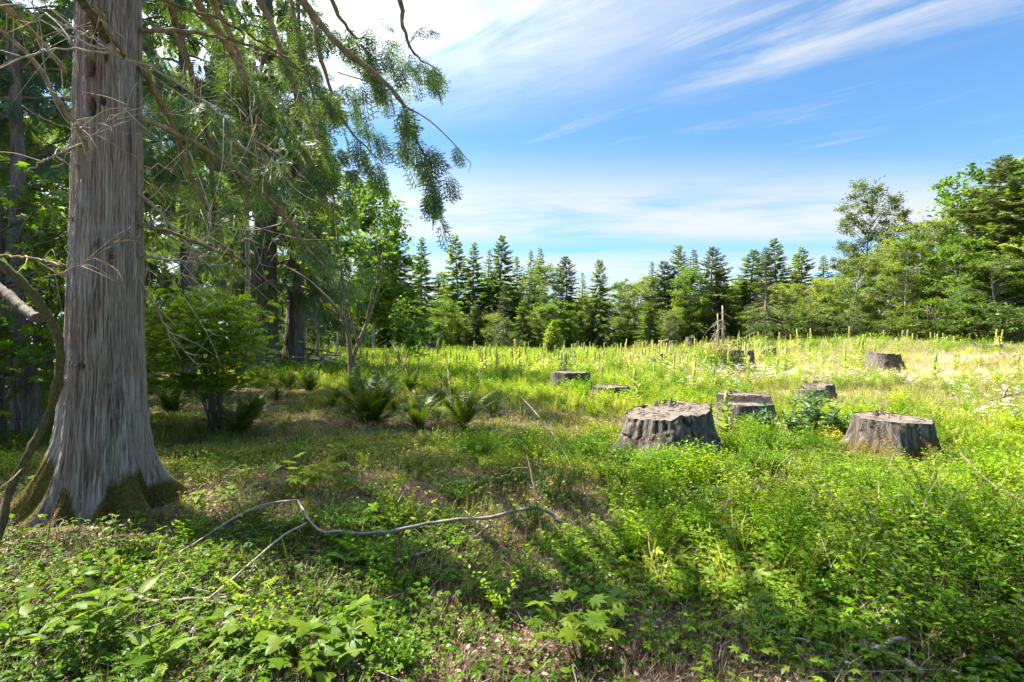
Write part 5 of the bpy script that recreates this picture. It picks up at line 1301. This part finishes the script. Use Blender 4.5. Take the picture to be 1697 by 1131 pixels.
stick('weathered_log', 'pale splintered log piece under the bottom right bushes', 'log', [(1625, 1098, .0), (1650, 1113, .02), (1690, 1128, .02)], .022, .014, 'branch_grey', 12, knob=.06)
stick('dry_twig', 'dry twig among dead leaves near the right bottom', 'stick', [(1072, 925, .25), (1078, 965, .14), (1100, 1000, .06), (1135, 1020, .02)], .006, .003, 'branch')
stick('fallen_stick', 'thin stick lying through the undergrowth at the right edge', 'stick', [(1590, 825, .35), (1640, 862, .25), (1700, 890, .2)], .007, .004, 'branch')
stick('long_twig', 'thin pale twig bending over the ground before the ferns', 'stick', [(862, 690, .35), (895, 730, .30), (925, 765, .2), (952, 795, .03)], .006, .003)
stick('upright_twig', 'bare upright twig behind the end of the fallen branch', 'stick', [(898, 905, .0), (892, 880, .12), (878, 850, .34), (866, 830, .55), (862, 800, .75)], .008, .003, 'branch', extra=[[(878, 850, .34), (850, 852, .34), (828, 856, .30)]])
stick('leaning_stick', 'long bare stick leaning in the ferns right of the sapling', 'stick', [(690, 662, .02), (676, 640, .35), (660, 618, .9), (646, 596, 1.5)], .025, .012)
stick('leaning_stick', 'pale forked stick behind the browned fern', 'stick', [(752, 690, .02), (740, 676, .3), (728, 660, .5)], .014, .006, extra=[[(748, 684, .1), (742, 650, .6), (736, 630, .9)]])
# leaning dead bough at the right edge
b = [P(1580, 672, 9.6), P(1640, 664, 9.4), P(1697, 648, 9.2), P(1760, 630, 9.0)]
b0 = G(1800, 8.8)
stem_thing('dead_bough', 'thin dead bough reaching in from the right edge above dry grass', 'branch', [([b0, P(1790, 610, 8.85)] + b[::-1], .02, .006), ([P(1662, 659, 9.3), P(1668, 645, 9.3), P(1672, 640, 9.3)], .02, .012), ([P(1640, 664, 9.4), P(1625, 672, 9.4)], .008, .004)], ['branch'], 6, .05)
# dead fern and twig litter heap: brush pile
g0 = G(520, 27.0); BP = thing('brush_pile', 'heap of grey logs and sticks beneath the cedar at the meadow edge', 'brush pile', g0)
rg = np.random.default_rng(51)
for k in range(46):
    L = rg.uniform(.7, 2.4); an = rg.normal() * .5 + (1.2 if k % 7 == 0 else 0); c = np.array([rg.normal() * 1.05, rg.normal() * .5, 0]); c[2] = max(.10, 1.0 * math.exp(-(c[0] / 1.2) ** 2) * rg.uniform(.2, 1.1))
    d = np.array([math.cos(an), math.sin(an) * .6, rg.normal() * .30]) * L / 2; r = rg.uniform(.02, .075)
    g = Geo(); add_tube(g, crv([c - d, c + rg.normal(size=3) * .04, c + d], 7), np.linspace(r, r * .7, 7), 6, rg.uniform(.3, .75), 0, .06, k); link('log' if r > .05 else 'stick', g.mesh('stick', M['branch_grey' if k % 3 else 'bark_dark']), BP)
# leafy saplings at the meadow edge
for lab, px, py, top, w, n in (('small maple sapling with a dark crown at the meadow edge', 669, 622, 545, .55, 240), ('bright slender sapling behind the leaning stick', 643, 600, 492, .8, 420)):
    g0 = GY(px, py); d = g0[1]; H = (py - top) / FPX * d; root = thing('maple_sapling', lab, 'sapling', g0)
    g = Geo(); add_tube(g, crv([[0, 0, -.05], [.05 * H, 0, H * .3], [.14 * H, 0, H * .62], [.22 * H, 0, H * .92]], 10), np.linspace(.03, .01, 10), 6, .4); link('stem', g.mesh('stem', M['bark_dark']), root)
    g = Geo(); q = rg.normal(size=(n, 3)) * [w * .5, w * .5, H * .13] + [.20 * H, 0, H * .74]; leaves(g, rg, PALM5, q, .17, .2, (.1, .8), 0, .4, .7); link('crown', g.mesh('crown', M['maple_leaf']), root)
# clods of bare clay thrown up on the right
for k, (px, d, w, h, lab) in enumerate(((1655, 31, 1.3, .55, 'larger clod bank of bare orange clay near the right edge'), (1685, 30, 1.0, .5, 'orange clay clods at the right picture edge'), (1625, 28, .8, .3, 'low reddish clay clods left of the larger bank'))):
    g0 = G(px, d); root = thing('clay_mound', lab, 'dirt mound', g0)
    for q in range(16):
        s = rg.uniform(.12, .34) * w; c = np.array([rg.normal() * w * .6, rg.normal() * w * .4, rg.uniform(0, h) * .5]); uu, vv = np.meshgrid(np.linspace(0, 2 * np.pi, 9)[:-1], np.linspace(-1.3, 1.3, 6))
        V = np.stack([np.cos(uu) * np.cos(vv), np.sin(uu) * np.cos(vv), np.sin(vv) * .75], -1).reshape(-1, 3) * s * (1 + rg.normal(size=(48, 1)) * .13)
        i = np.arange(5)[:, None] * 8; j = np.arange(8)[None]; F = np.stack([i + j, i + (j + 1) % 8, i + 8 + (j + 1) % 8, i + 8 + j], -1).reshape(-1, 4)
        link('clod', Geo().add(V, F, rg.uniform(.3, .7)).mesh('clod', M['clay']), root, c)


# ------------------------------------------------------------------ mulleins and thistle
def mullein(seed, h, spike, nl):
    rng = np.random.default_rng(seed); gs, gl = Geo(), Geo()
    add_tube(gs, crv([[0, 0, 0], [rng.normal() * .02, rng.normal() * .02, h * .5], [rng.normal() * .04, rng.normal() * .04, h]], 8), np.linspace(.016, .010, 8), 5, .3)
    zt = np.linspace(h * (1 - spike), h * 1.02, 12); add_tube(gs, np.column_stack([rng.normal(size=12) * .004, rng.normal(size=12) * .004, zt]), (.034 * np.sin(np.linspace(.35, 2.95, 12)) + .008), 7, .6, 0, .12, seed)
    t = np.linspace(0, 1, nl) ** 1.2; z = .03 + t * h * (1.02 - spike); az = np.arange(nl) * 2.39996; ln = (.42 - .24 * t) * rng.uniform(.8, 1.2, nl) * min(1, h / 1.0 + .25)
    D = np.column_stack([np.cos(az), np.sin(az), .35 + .75 * t + rng.normal(size=nl) * .1]); U = np.array([0, 0, 1.0]) + rng.normal(size=(nl, 3)) * .15
    V, F = inst(LANCE[0] * [1.15, 1, 1], LANCE[1], np.column_stack([z * 0, z * 0, z]), frames(D, U), ln); gl.add(V, F, np.repeat(rng.uniform(.3, .8, nl), 10))
    return gs, gl


MUL = []
for k, (h, sp, nl) in enumerate(((1.25, .36, 26), (1.5, .42, 26), (0.95, .28, 26), (1.1, .45, 20))):
    gs, gl = mullein(60 + k, h, sp, nl); MUL.append((gs.mesh('flower_spike', M['mullein_spike']), gl.mesh('leaves', M['mullein_leaf'])))
rngM = np.random.default_rng(61)


def put_mullein(p, k, s, label, group=None):
    r = thing('mullein_plant', label, 'plant', p, rngM.uniform(0, 6.28), group, s); link('flower_spike', MUL[k][0], r); link('leaves', MUL[k][1], r)


for px, d, k, s, lab in ((1203, 8.9, 2, .82, 'pale woolly mullein right in front of the stepped stump'), (1550, 20, 2, 1.2, 'large yellow-green mullein rosette standing in the dry grass'), (1302, 24, 2, 1.3, 'leafy mullein left of the dry bare patch'),
                         (1288, 19, 2, 1.0, 'broad mullein rosette beside the tall stump'), (1400, 22, 0, 1.0, 'mullein below the broken pale stump'), (1052, 13.2, 2, 1.0, 'bushy bright green mullein behind the low orange-sided stump'), (1240, 17, 0, .9, 'mullein with fresh leaves behind the stepped stump'), (1170, 22, 2, 1.1, 'mullein in front of the reddish bush')):
    put_mullein(G(px, d), k, s, lab)
cnt = 0
while cnt < 280:
    d = 16 + 34 * rngM.random() ** .8; px = rngM.uniform(560, 1690); p = G(px, d)
    if fbm(p[0] * .18, p[1] * .18, 77, 3) < (.44 if 930 < px < 1290 else .58) or float(meadow_mask(p[0], p[1])) < .9 or px < 980 - (d - 16) * 22:
        continue
    put_mullein(p, int(rngM.integers(4)), float(rngM.uniform(.45, 1.15)), 'tall mullein stalk among the many in the sunny meadow', 'mullein stalks in the meadow'); cnt += 1
# tall thistle behind the undergrowth, between two stumps
for px, d, hh, lab in ((1350, 8.7, 1.15, 'tall grey-green thistle between the stepped and the flat-topped stump'), (1318, 8.6, .72, 'shorter thistle left of the tall one'), (1385, 8.8, .62, 'low thistle touching the flat-topped stump'), (1270, 8.8, .6, 'low thistle right of the woolly mullein')):
    root = thing('thistle_plant', lab, 'plant', G(px, d)); gs, gl = Geo(), Geo()
    for q in range(5):
        an = q * 1.257 + rg.normal() * .2; w = .10 + .10 * (q > 0); h2 = hh * (1 if q == 0 else rg.uniform(.55, .85)); tip = np.array([math.cos(an) * w * (q > 0), math.sin(an) * w * (q > 0), h2]); st = crv([[0, 0, 0], tip * [.5, .5, .55], tip], 10)
        add_tube(gs, st, np.linspace(.008, .003, 10), 4, .4); n = 34; t = rg.uniform(.08, 1, n); pp = np.stack([np.interp(t * 9, np.arange(10), st[:, k]) for k in range(3)], -1)
        D = rand_dirs(rg, n, -.5, .4); V, F = inst(LANCE[0] * [.75, 1, 1.6], LANCE[1], pp, frames(D, np.array([0, 0, 1.0]) + rg.normal(size=(n, 3)) * .5), (.26 - .17 * t) * rg.uniform(.7, 1.2, n)); gl.add(V, F, np.repeat(rg.uniform(.2, .8, n), 10))
    link('stem', gs.mesh('stem', M['thistle_leaf']), root); link('leaves', gl.mesh('leaves', M['thistle_leaf']), root)

# ------------------------------------------------------------------ uncountable ground cover (instanced small plants)
def scatter(name, label, cat, protos, pts, rot, scl, idx, tint):
    me = bpy.data.meshes.new(name); n = len(pts); me.vertices.add(n); me.vertices.foreach_set('co', np.asarray(pts, np.float32).ravel())
    for nm, ty, va, fld in (('rot', 'FLOAT_VECTOR', np.asarray(rot, np.float32).ravel(), 'vector'), ('scl', 'FLOAT', np.asarray(scl, np.float32), 'value'), ('idx', 'INT', np.asarray(idx, np.int32), 'value'), ('itint', 'FLOAT', np.asarray(tint, np.float32), 'value')):
        a = me.attributes.new(nm, ty, 'POINT'); a.data.foreach_set(fld, va)
    o = link(name, me); tag(o, label, cat, None, 'stuff')
    ng = bpy.data.node_groups.new(name, 'GeometryNodeTree'); ng.interface.new_socket('Geometry', in_out='INPUT', socket_type='NodeSocketGeometry'); ng.interface.new_socket('Geometry', in_out='OUTPUT', socket_type='NodeSocketGeometry')
    N, L = ng.nodes, ng.links; gi = N.new('NodeGroupInput'); go = N.new('NodeGroupOutput'); jn = N.new('GeometryNodeJoinGeometry')

    def attr(nm, ty):
        a = N.new('GeometryNodeInputNamedAttribute'); a.data_type = ty; a.inputs[0].default_value = nm
        return [s for s in a.outputs if s.enabled and s.name == 'Attribute'][0]
    ro, sc, ix = attr('rot', 'FLOAT_VECTOR'), attr('scl', 'FLOAT'), attr('idx', 'INT')
    er = N.new('FunctionNodeEulerToRotation'); L.new(ro, er.inputs[0])
    for k, pm in enumerate(protos):
        po = bpy.data.objects.new(pm.name, pm)
        oi = N.new('GeometryNodeObjectInfo'); oi.inputs['Object'].default_value = po; oi.transform_space = 'ORIGINAL'
        gti = N.new('GeometryNodeGeometryToInstance'); L.new(oi.outputs['Geometry'], gti.inputs[0])
        cmp_ = N.new('FunctionNodeCompare'); cmp_.data_type = 'INT'; cmp_.operation = 'EQUAL'
        ia = [s for s in cmp_.inputs if s.enabled]; L.new(ix, ia[0]); ia[1].default_value = k
        ip = N.new('GeometryNodeInstanceOnPoints'); L.new(gi.outputs[0], ip.inputs['Points']); L.new(cmp_.outputs[0], ip.inputs['Selection']); L.new(gti.outputs[0], ip.inputs['Instance']); L.new(er.outputs[0], ip.inputs['Rotation']); L.new(sc, ip.inputs['Scale'])
        L.new(ip.outputs[0], jn.inputs[0])
    L.new(jn.outputs[0], go.inputs[0])
    md = o.modifiers.new('scatter', 'NODES'); md.node_group = ng
    return o


rngG = np.random.default_rng(71)


def field(n, y0, y1, power=1.0, margin=2.0, wide=1.12):
    """random ground points in the part of the place the view takes in, denser nearby"""
    u = rngG.random(n); k = 2 - power
    y = (y0 ** k + u * (y1 ** k - y0 ** k)) ** (1 / k) if abs(k) > 1e-6 else y0 * (y1 / y0) ** u
    x = (rngG.random(n) * 2 - 1) * (y * wide + margin)
    return x, y


def clear_of(x, y):
    """keep plants out of trunks and stumps"""
    ok = np.hypot(x - BX, y - BY) > 0.62
    for px, d, r in ((1103, 7.3, .85), (1234, 10.1, .6), (1478, 7.25, .62), (946, 17.4, .6), (1012, 14, .4), (1352, 13.4, .38), (1467, 24.5, .6), (1222, 26.5, .65)):
        ok &= np.hypot(x - (px - 848.5) / FPX * d, y - d) > r
    return ok


def place(x, y, sink=0.0):
    near = sstep(np.hypot(x, y), 26, 18)
    return np.column_stack([x, y, gh(x, y) + near * (fbm(x * 3.1, y * 3.1, 91, 4) - .5) * .07 - sink])


def rots(n, tilt=.2):
    return np.column_stack([rngG.normal(size=n) * tilt, rngG.normal(size=n) * tilt, rngG.uniform(0, 6.28, n)])


def sprig(seed, n=4, rad=.10, hgt=.09, leaf=.05, shape=LEAF6, mat='g_creeper', tri=True):
    rng = np.random.default_rng(seed); g = Geo()
    for k in range(n):
        an = k * 2.39996 + rng.normal() * .4; r = rad * rng.uniform(.3, 1); tip = np.array([math.cos(an) * r, math.sin(an) * r, hgt * rng.uniform(.5, 1.2)])
        add_tube(g, np.array([[0, 0, 0], tip * [.6, .6, .8], tip]), np.array([.0022, .0018, .0012]), 3, .15)
        for q in ((-.9, 0, .9) if tri else (0,)):
            a2 = an + q; D = np.array([[math.cos(a2), math.sin(a2), rng.uniform(-.35, .25)]]); V, F = inst(shape[0], shape[1], tip[None], frames(D, np.array([[0, 0, 1.0]]) + rng.normal(size=(1, 3)) * .25), np.array([leaf * rng.uniform(.75, 1.2)])); g.add(V, F, np.clip(rng.normal(.5, .1), 0, 1))
    return g.mesh('sprig', M[mat])


def tuft(seed, n=12, h=.22, rad=.05, w=.004, mat='g_grass', lean=.4):
    rng = np.random.default_rng(seed); g = Geo()
    for k in range(n):
        an = rng.uniform(0, 6.28); L = h * rng.uniform(.55, 1.15); b = np.array([rng.normal() * rad, rng.normal() * rad, 0]); ln = lean * rng.uniform(.2, 1.3); d = np.array([math.cos(an), math.sin(an), 0]); s = np.array([-d[1], d[0], 0]) * w
        p1 = b + d * L * ln * .35 + [0, 0, L * .55]; p2 = b + d * L * ln + [0, 0, L * (1 - .25 * ln)]
        g.add(np.array([b - s, b + s, p1 + s * .8, p1 - s * .8, p2]), np.array([[0, 1, 2], [0, 2, 3], [3, 2, 4]]), np.clip(rng.normal(.5, .13), 0, 1))
    return g.mesh('tuft', M[mat])


def dry_patch(seed, n=7, rad=.12, leaf=.04, mat='g_dry', shape=LEAF6, hgt=.015):
    rng = np.random.default_rng(seed); g = Geo(); p = np.column_stack([rng.normal(size=(n, 2)) * rad, rng.uniform(.003, hgt, n)])
    leaves(g, rng, shape, p, leaf, -.05, (.2, .8), 0, .35, .6)
    return g.mesh('dry_leaves', M[mat])


def twig_bit(seed, L=.35, r=.0028):
    rng = np.random.default_rng(seed); g = Geo(); pts = crv([[-L / 2, 0, .01], [rng.normal() * .02, rng.normal() * .04, .02], [L / 2, rng.normal() * .03, .015]], 6); add_tube(g, pts, np.linspace(r, r * .5, 6), 3, .5)
    add_tube(g, np.array([pts[2], pts[2] + [.05, .06, .02], pts[2] + [.1, .09, .03]]), np.array([r * .6, r * .5, r * .3]), 3, .5)
    return g.mesh('twig', M['g_twig'])


def shrublet(seed, h=.26, w=.16, ns=9, leaf=.034, mat='g_bright'):
    rng = np.random.default_rng(seed); g = Geo()
    for k in range(ns):
        an = k * 2.39996; r = w * math.sqrt(rng.uniform(.05, 1)); tip = np.array([math.cos(an) * r, math.sin(an) * r, h * rng.uniform(.55, 1.1)]); n = 12; t = np.linspace(.2, 1, n); pp = tip * np.column_stack([t, t, t ** .8])
        add_tube(g, np.array([[0, 0, 0], tip * [.5, .5, .57], tip]), np.array([.002, .0016, .001]), 3, .2)
        a2 = an + np.arange(n) * 2.2; D = np.column_stack([np.cos(a2), np.sin(a2), rng.uniform(-.2, .6, n)]); V, F = inst(*LEAF2, pp, frames(D, np.array([0, 0, 1.0]) + rng.normal(size=(n, 3)) * .4), leaf * rng.uniform(.7, 1.25, n)); g.add(V, F, np.repeat(np.clip(rng.normal(.5, .13, n), 0, 1), 4))
    return g.mesh('shrublet', M[mat])


def fernlet(seed, L=.3):
    rng = np.random.default_rng(seed); g = Geo()
    for k in range(4):
        an = k * 1.57 + rng.normal() * .3; n = 12; t = np.linspace(.2, 1, n); d = np.array([math.cos(an), math.sin(an), 0]); pp = d * (t * L * .75)[:, None] + np.array([0, 0, 1]) * (L * (.95 * t - .45 * t ** 2))[:, None]; s = np.array([-d[1], d[0], 0])
        for sd in (-1, 1):
            V, F = inst(*LEAF2, pp, frames(s * sd + d * .4 + rng.normal(size=(n, 3)) * .05, np.tile([0, 0, 1.0], (n, 1)) + rng.normal(size=(n, 3)) * .15), L * .27 * np.clip((1.08 - t) * 1.3, .1, 1)); g.add(V, F, rng.uniform(.35, .6))
    return g.mesh('fernlet', M['g_bright'])


# 1 creeping brambles and small herbs under the trees
protos = [sprig(1), sprig(2, 5, .12, .12, .045), sprig(3, 6, .09, .06, .032), sprig(4, 3, .08, .16, .06, PALM5, tri=False), sprig(5, 7, .11, .07, .028, LEAF6, tri=True), sprig(6, 4, .1, .1, .05, PALM3, tri=False)]
x, y = field(105000, 1.6, 13.5, 1.2); nz = fbm(x * .55, y * .55, 101, 4)
dens = np.clip(sstep(nz, .40, .60) * .78 + .14 - .15 * sstep(y, 8, 12), 0, 1) * (1 - .6 * meadow_mask(x, y))
dens *= 1 - .75 * np.exp(-(((x + 2.2) / 1.3) ** 2 + ((y - 6.6) / 1.5) ** 2))
dens *= 1 - .35 * sstep(x, .3, -1.2) * sstep(y, 7, 5)
dens *= .25 + .75 * sstep(np.hypot(x - BX, y - BY), .9, 1.7)
k = (rngG.random(len(x)) < dens) & clear_of(x, y); x, y = x[k], y[k]; n = len(x)
tn = .40 + .9 * (fbm(x * .9, y * .9, 111, 3) - .5) + rngG.normal(size=n) * .16 + .18 * right_mask(x, y)
scatter('creeping_herbs', 'low creeping bramble leaves and herbs covering the shaded forest floor', 'ground cover', protos, place(x, y), rots(n), rngG.uniform(.32, .92, n), rngG.choice(6, n, p=[.22, .22, .22, .09, .17, .08]), np.clip(tn, 0, 1))
# 2 dry leaf litter
protos = [tuft(31, 12, .15, .08, .0018, 'g_dry', .8), dry_patch(1), dry_patch(2, 9, .13, .03), dry_patch(3, 6, .1, .05), dry_patch(4, 14, .12, .016, 'g_dry', LEAF2), dry_patch(5, 5, .05, .03, 'g_red', hgt=.05)]
x, y = field(56000, 1.6, 15, 1.2); k = clear_of(x, y) & (rngG.random(len(x)) < 1 - .8 * meadow_mask(x, y)); x, y = x[k], y[k]; n = len(x)
scatter('leaf_litter', 'brown and reddish dead leaves strewn over the forest floor', 'leaf litter', protos, place(x, y), rots(n, .12), rngG.uniform(.4, 1.0, n), rngG.choice(6, n, p=[.34, .18, .17, .08, .17, .06]), np.clip(rngG.normal(.5, .25, n), 0, 1))
# 3 twigs
protos = [twig_bit(1), twig_bit(2, .5), twig_bit(3, .22, .002), twig_bit(4, .8, .004)]
x, y = field(2600, 1.6, 13, 1.2); w = np.exp(-(((x + 2.6) / 1.4) ** 2 + ((y - 3.6) / 1.0) ** 2)); k = clear_of(x, y) & (rngG.random(len(x)) < .35 + .65 * w); x, y = x[k], y[k]; n = len(x)
scatter('twig_litter', 'thin grey fallen twigs scattered over the forest floor', 'twigs', protos, place(x, y) + [0, 0, .03], rots(n, .12), rngG.uniform(.5, 1.3, n), rngG.choice(4, n, p=[.35, .2, .35, .1]), np.clip(rngG.normal(.55, .2, n), 0, 1))
# 4 thin shade grass, middle distance
protos = [tuft(1, 12, .12, .06, .003), tuft(2, 16, .16, .08, .003), tuft(3, 10, .10, .05, .003), sprig(7, 9, .12, .10, .022, LEAF2, 'g_grass')]
x, y = field(46000, 3.0, 22, .95); nz = fbm(x * .4 + 7, y * .4, 121, 3); dens = sstep(y, 3.5, 8) * (.25 + .75 * sstep(nz, .38, .56)) + .05
for fx, fy, fs in FERN_AT:
    dens = dens * np.where(np.hypot(x - fx, y - fy + .25) < .5 * fs, .25, 1)
k = (rngG.random(len(x)) < dens) & clear_of(x, y); x, y = x[k], y[k]; n = len(x)
tn = .42 + .8 * (fbm(x * .5, y * .5, 131, 3) - .5) + rngG.normal(size=n) * .15
scatter('shade_grass', 'thin soft green grass and weeds under the trees', 'grass', protos, place(x, y), rots(n, .15), rngG.uniform(.6, 1.5, n), rngG.choice(4, n, p=[.22, .18, .2, .4]), np.clip(tn, 0, 1))
# 5 bright low undergrowth on the right
protos = [shrublet(1, .26, .16, 12, .026), shrublet(2, .32, .2, 15, .027), shrublet(3, .2, .2, 13, .023), fernlet(4, .2), sprig(8, 10, .16, .2, .026, LEAF6, 'g_bright'), sprig(9, 6, .15, .2, .065, PALM5, 'g_bright', False), sprig(10, 5, .14, .16, .05, LEAF6, 'g_creeper'), tuft(32, 14, .34, .09, .002, 'g_dry', .5), tuft(33, 16, .3, .08, .003, 'g_grass', .5)]
x, y = field(15000, 2.4, 11, 1.1, 2.0); nz = fbm(x * .8 + 2, y * .8, 141, 3); mid = .75 * np.exp(-(((x - .2) / 1.6) ** 2 + ((y - 6.6) / 1.6) ** 2))
dens = right_mask(x, y) * (.06 + 1.0 * sstep(nz, .40, .58)) + mid * sstep(nz, .4, .55) + .02; k = (rngG.random(len(x)) < dens) & clear_of(x, y) & ~((np.hypot(x - 4.3, y - 6.4) < 1.0) & (rngG.random(len(x)) < .75)); x, y = x[k], y[k]; n = len(x)
tn = .5 + 1.2 * (fbm(x * 1.1, y * 1.1, 151, 3) - .5) + rngG.normal(size=n) * .18; hv = .55 + 1.0 * fbm(x * 1.6, y * 1.6, 153, 2)
scatter('bright_undergrowth', 'bright yellow-green low undergrowth below the stumps', 'undergrowth', protos, place(x, y), rots(n, .16), rngG.uniform(.5, 1.3, n) * hv, rngG.choice(9, n, p=[.20, .15, .16, .10, .12, .07, .09, .06, .05]), np.clip(tn, 0, 1))
# 6 meadow grass
protos = [tuft(11, 26, .55, .16, .006, 'g_meadow', .35), tuft(12, 30, .75, .2, .006, 'g_meadow', .3), tuft(13, 24, .4, .2, .007, 'g_meadow', .6), tuft(14, 22, .7, .18, .004, 'g_straw', .4), tuft(15, 26, .45, .2, .005, 'g_straw', .7), shrublet(16, .6, .3, 14, .075, 'g_meadow'), shrublet(17, .5, .35, 14, .07, 'g_bright'), shrublet(18, .85, .5, 24, .09, 'g_bright')]
x, y = field(52000, 7.5, 100, 1.25, 4); md = meadow_mask(x, y) * (1 - .62 * bare_mask(x, y)); k = (rngG.random(len(x)) < md) & clear_of(x, y); x, y = x[k], y[k]; n = len(x)
dry = sstep(x, 3, 9) * sstep(y, 9, 13) * .75 + .08; st = rngG.random(n) < dry * (.5 + fbm(x * .3, y * .3, 161, 3) * .8)
ix = np.where(st, rngG.choice([3, 4], n), rngG.choice([0, 1, 2, 5, 6, 7], n, p=[.27, .15, .22, .17, .12, .07]))
tn = .5 + .8 * (fbm(x * .2, y * .2, 171, 3) - .5) + .6 * (fbm(x * .9, y * .9, 173, 2) - .5) + rngG.normal(size=n) * .2
scatter('meadow_grass', 'tall sunlit yellow-green grass filling the clearing', 'grass', protos, place(x, y), rots(n, .12), rngG.uniform(.65, 1.25, n) * np.clip(.30 + y / 50, .4, 1.15), ix, np.clip(tn, 0, 1))
# 7 far mulleins beyond counting
far = []
for k2, (h, sp, nl) in enumerate(((1.25, .40, 16), (1.45, .42, 15), (1.0, .35, 16))):
    gs, gl = mullein(160 + k2, h, sp, nl); gg = Geo(); gg.V = gs.V + gl.V; gg.F = gs.F + [f + gs.n for f in gl.F]; gg.t = [np.full_like(t, .65) for t in gs.t] + gl.t; gg.m = gs.m + gl.m; gg.sm = gs.sm + gl.sm; gg.n = gs.n + gl.n; far.append(gg.mesh('mullein', M['g_mullein']))
x, y = field(7500, 26, 84, .9, 2); k = (rngG.random(len(x)) < meadow_mask(x, y) * sstep(fbm(x * .2, y * .2, 77, 3), .40, .6) * (1 - bare_mask(x, y))) & (x > -16 - y * .1) & (rngG.random(len(x)) < 1 - .7 * sstep(x, 12, 26)); x, y = x[k], y[k]; n = len(x)
scatter('far_mullein_field', 'countless pale mullein stalks across the far meadow', 'plants', far, place(x, y), rots(n, .09), .4 + .75 * rngG.random(n) ** .8 * (.5 + fbm(x * .25, y * .25, 79, 2)), rngG.integers(0, 3, n), np.clip(rngG.normal(.5, .2, n), 0, 1))
# 8 white flower heads


def umbel(seed, h=.6):
    rng = np.random.default_rng(seed); g = Geo()
    for k in range(6):
        t = np.array([rng.normal() * .13, rng.normal() * .13, h * rng.uniform(.75, 1.1)]); add_tube(g, np.array([[0, 0, 0], t * [.4, .4, .55], t]), np.array([.003, .0025, .002]), 3, .3, 1)
        p = t + np.column_stack([rng.normal(size=(9, 2)) * .025, rng.uniform(0, .012, 9)]); leaves(g, rng, LEAF2, p, .035, -.1, (.3, .9), 0, .2, .9)
    return g.mesh('umbel', [M['g_white'], M['g_grass']])


x, y = field(6000, 8.5, 60, 1.0, 3); pn = fbm(x * .3 + 5, y * .3, 181, 3); k = (rngG.random(len(x)) < sstep(pn, .50, .62) * meadow_mask(x, y) * (.10 + .9 * sstep(x, 4, 8))) & clear_of(x, y); x, y = x[k], y[k]; n = len(x)
scatter('white_wildflowers', 'small white wildflower heads in drifts across the meadow', 'flowers', [umbel(1), umbel(2, .45)], place(x, y), rots(n, .1), rngG.uniform(.7, 1.2, n), rngG.integers(0, 2, n), np.clip(rngG.normal(.6, .2, n), 0, 1))
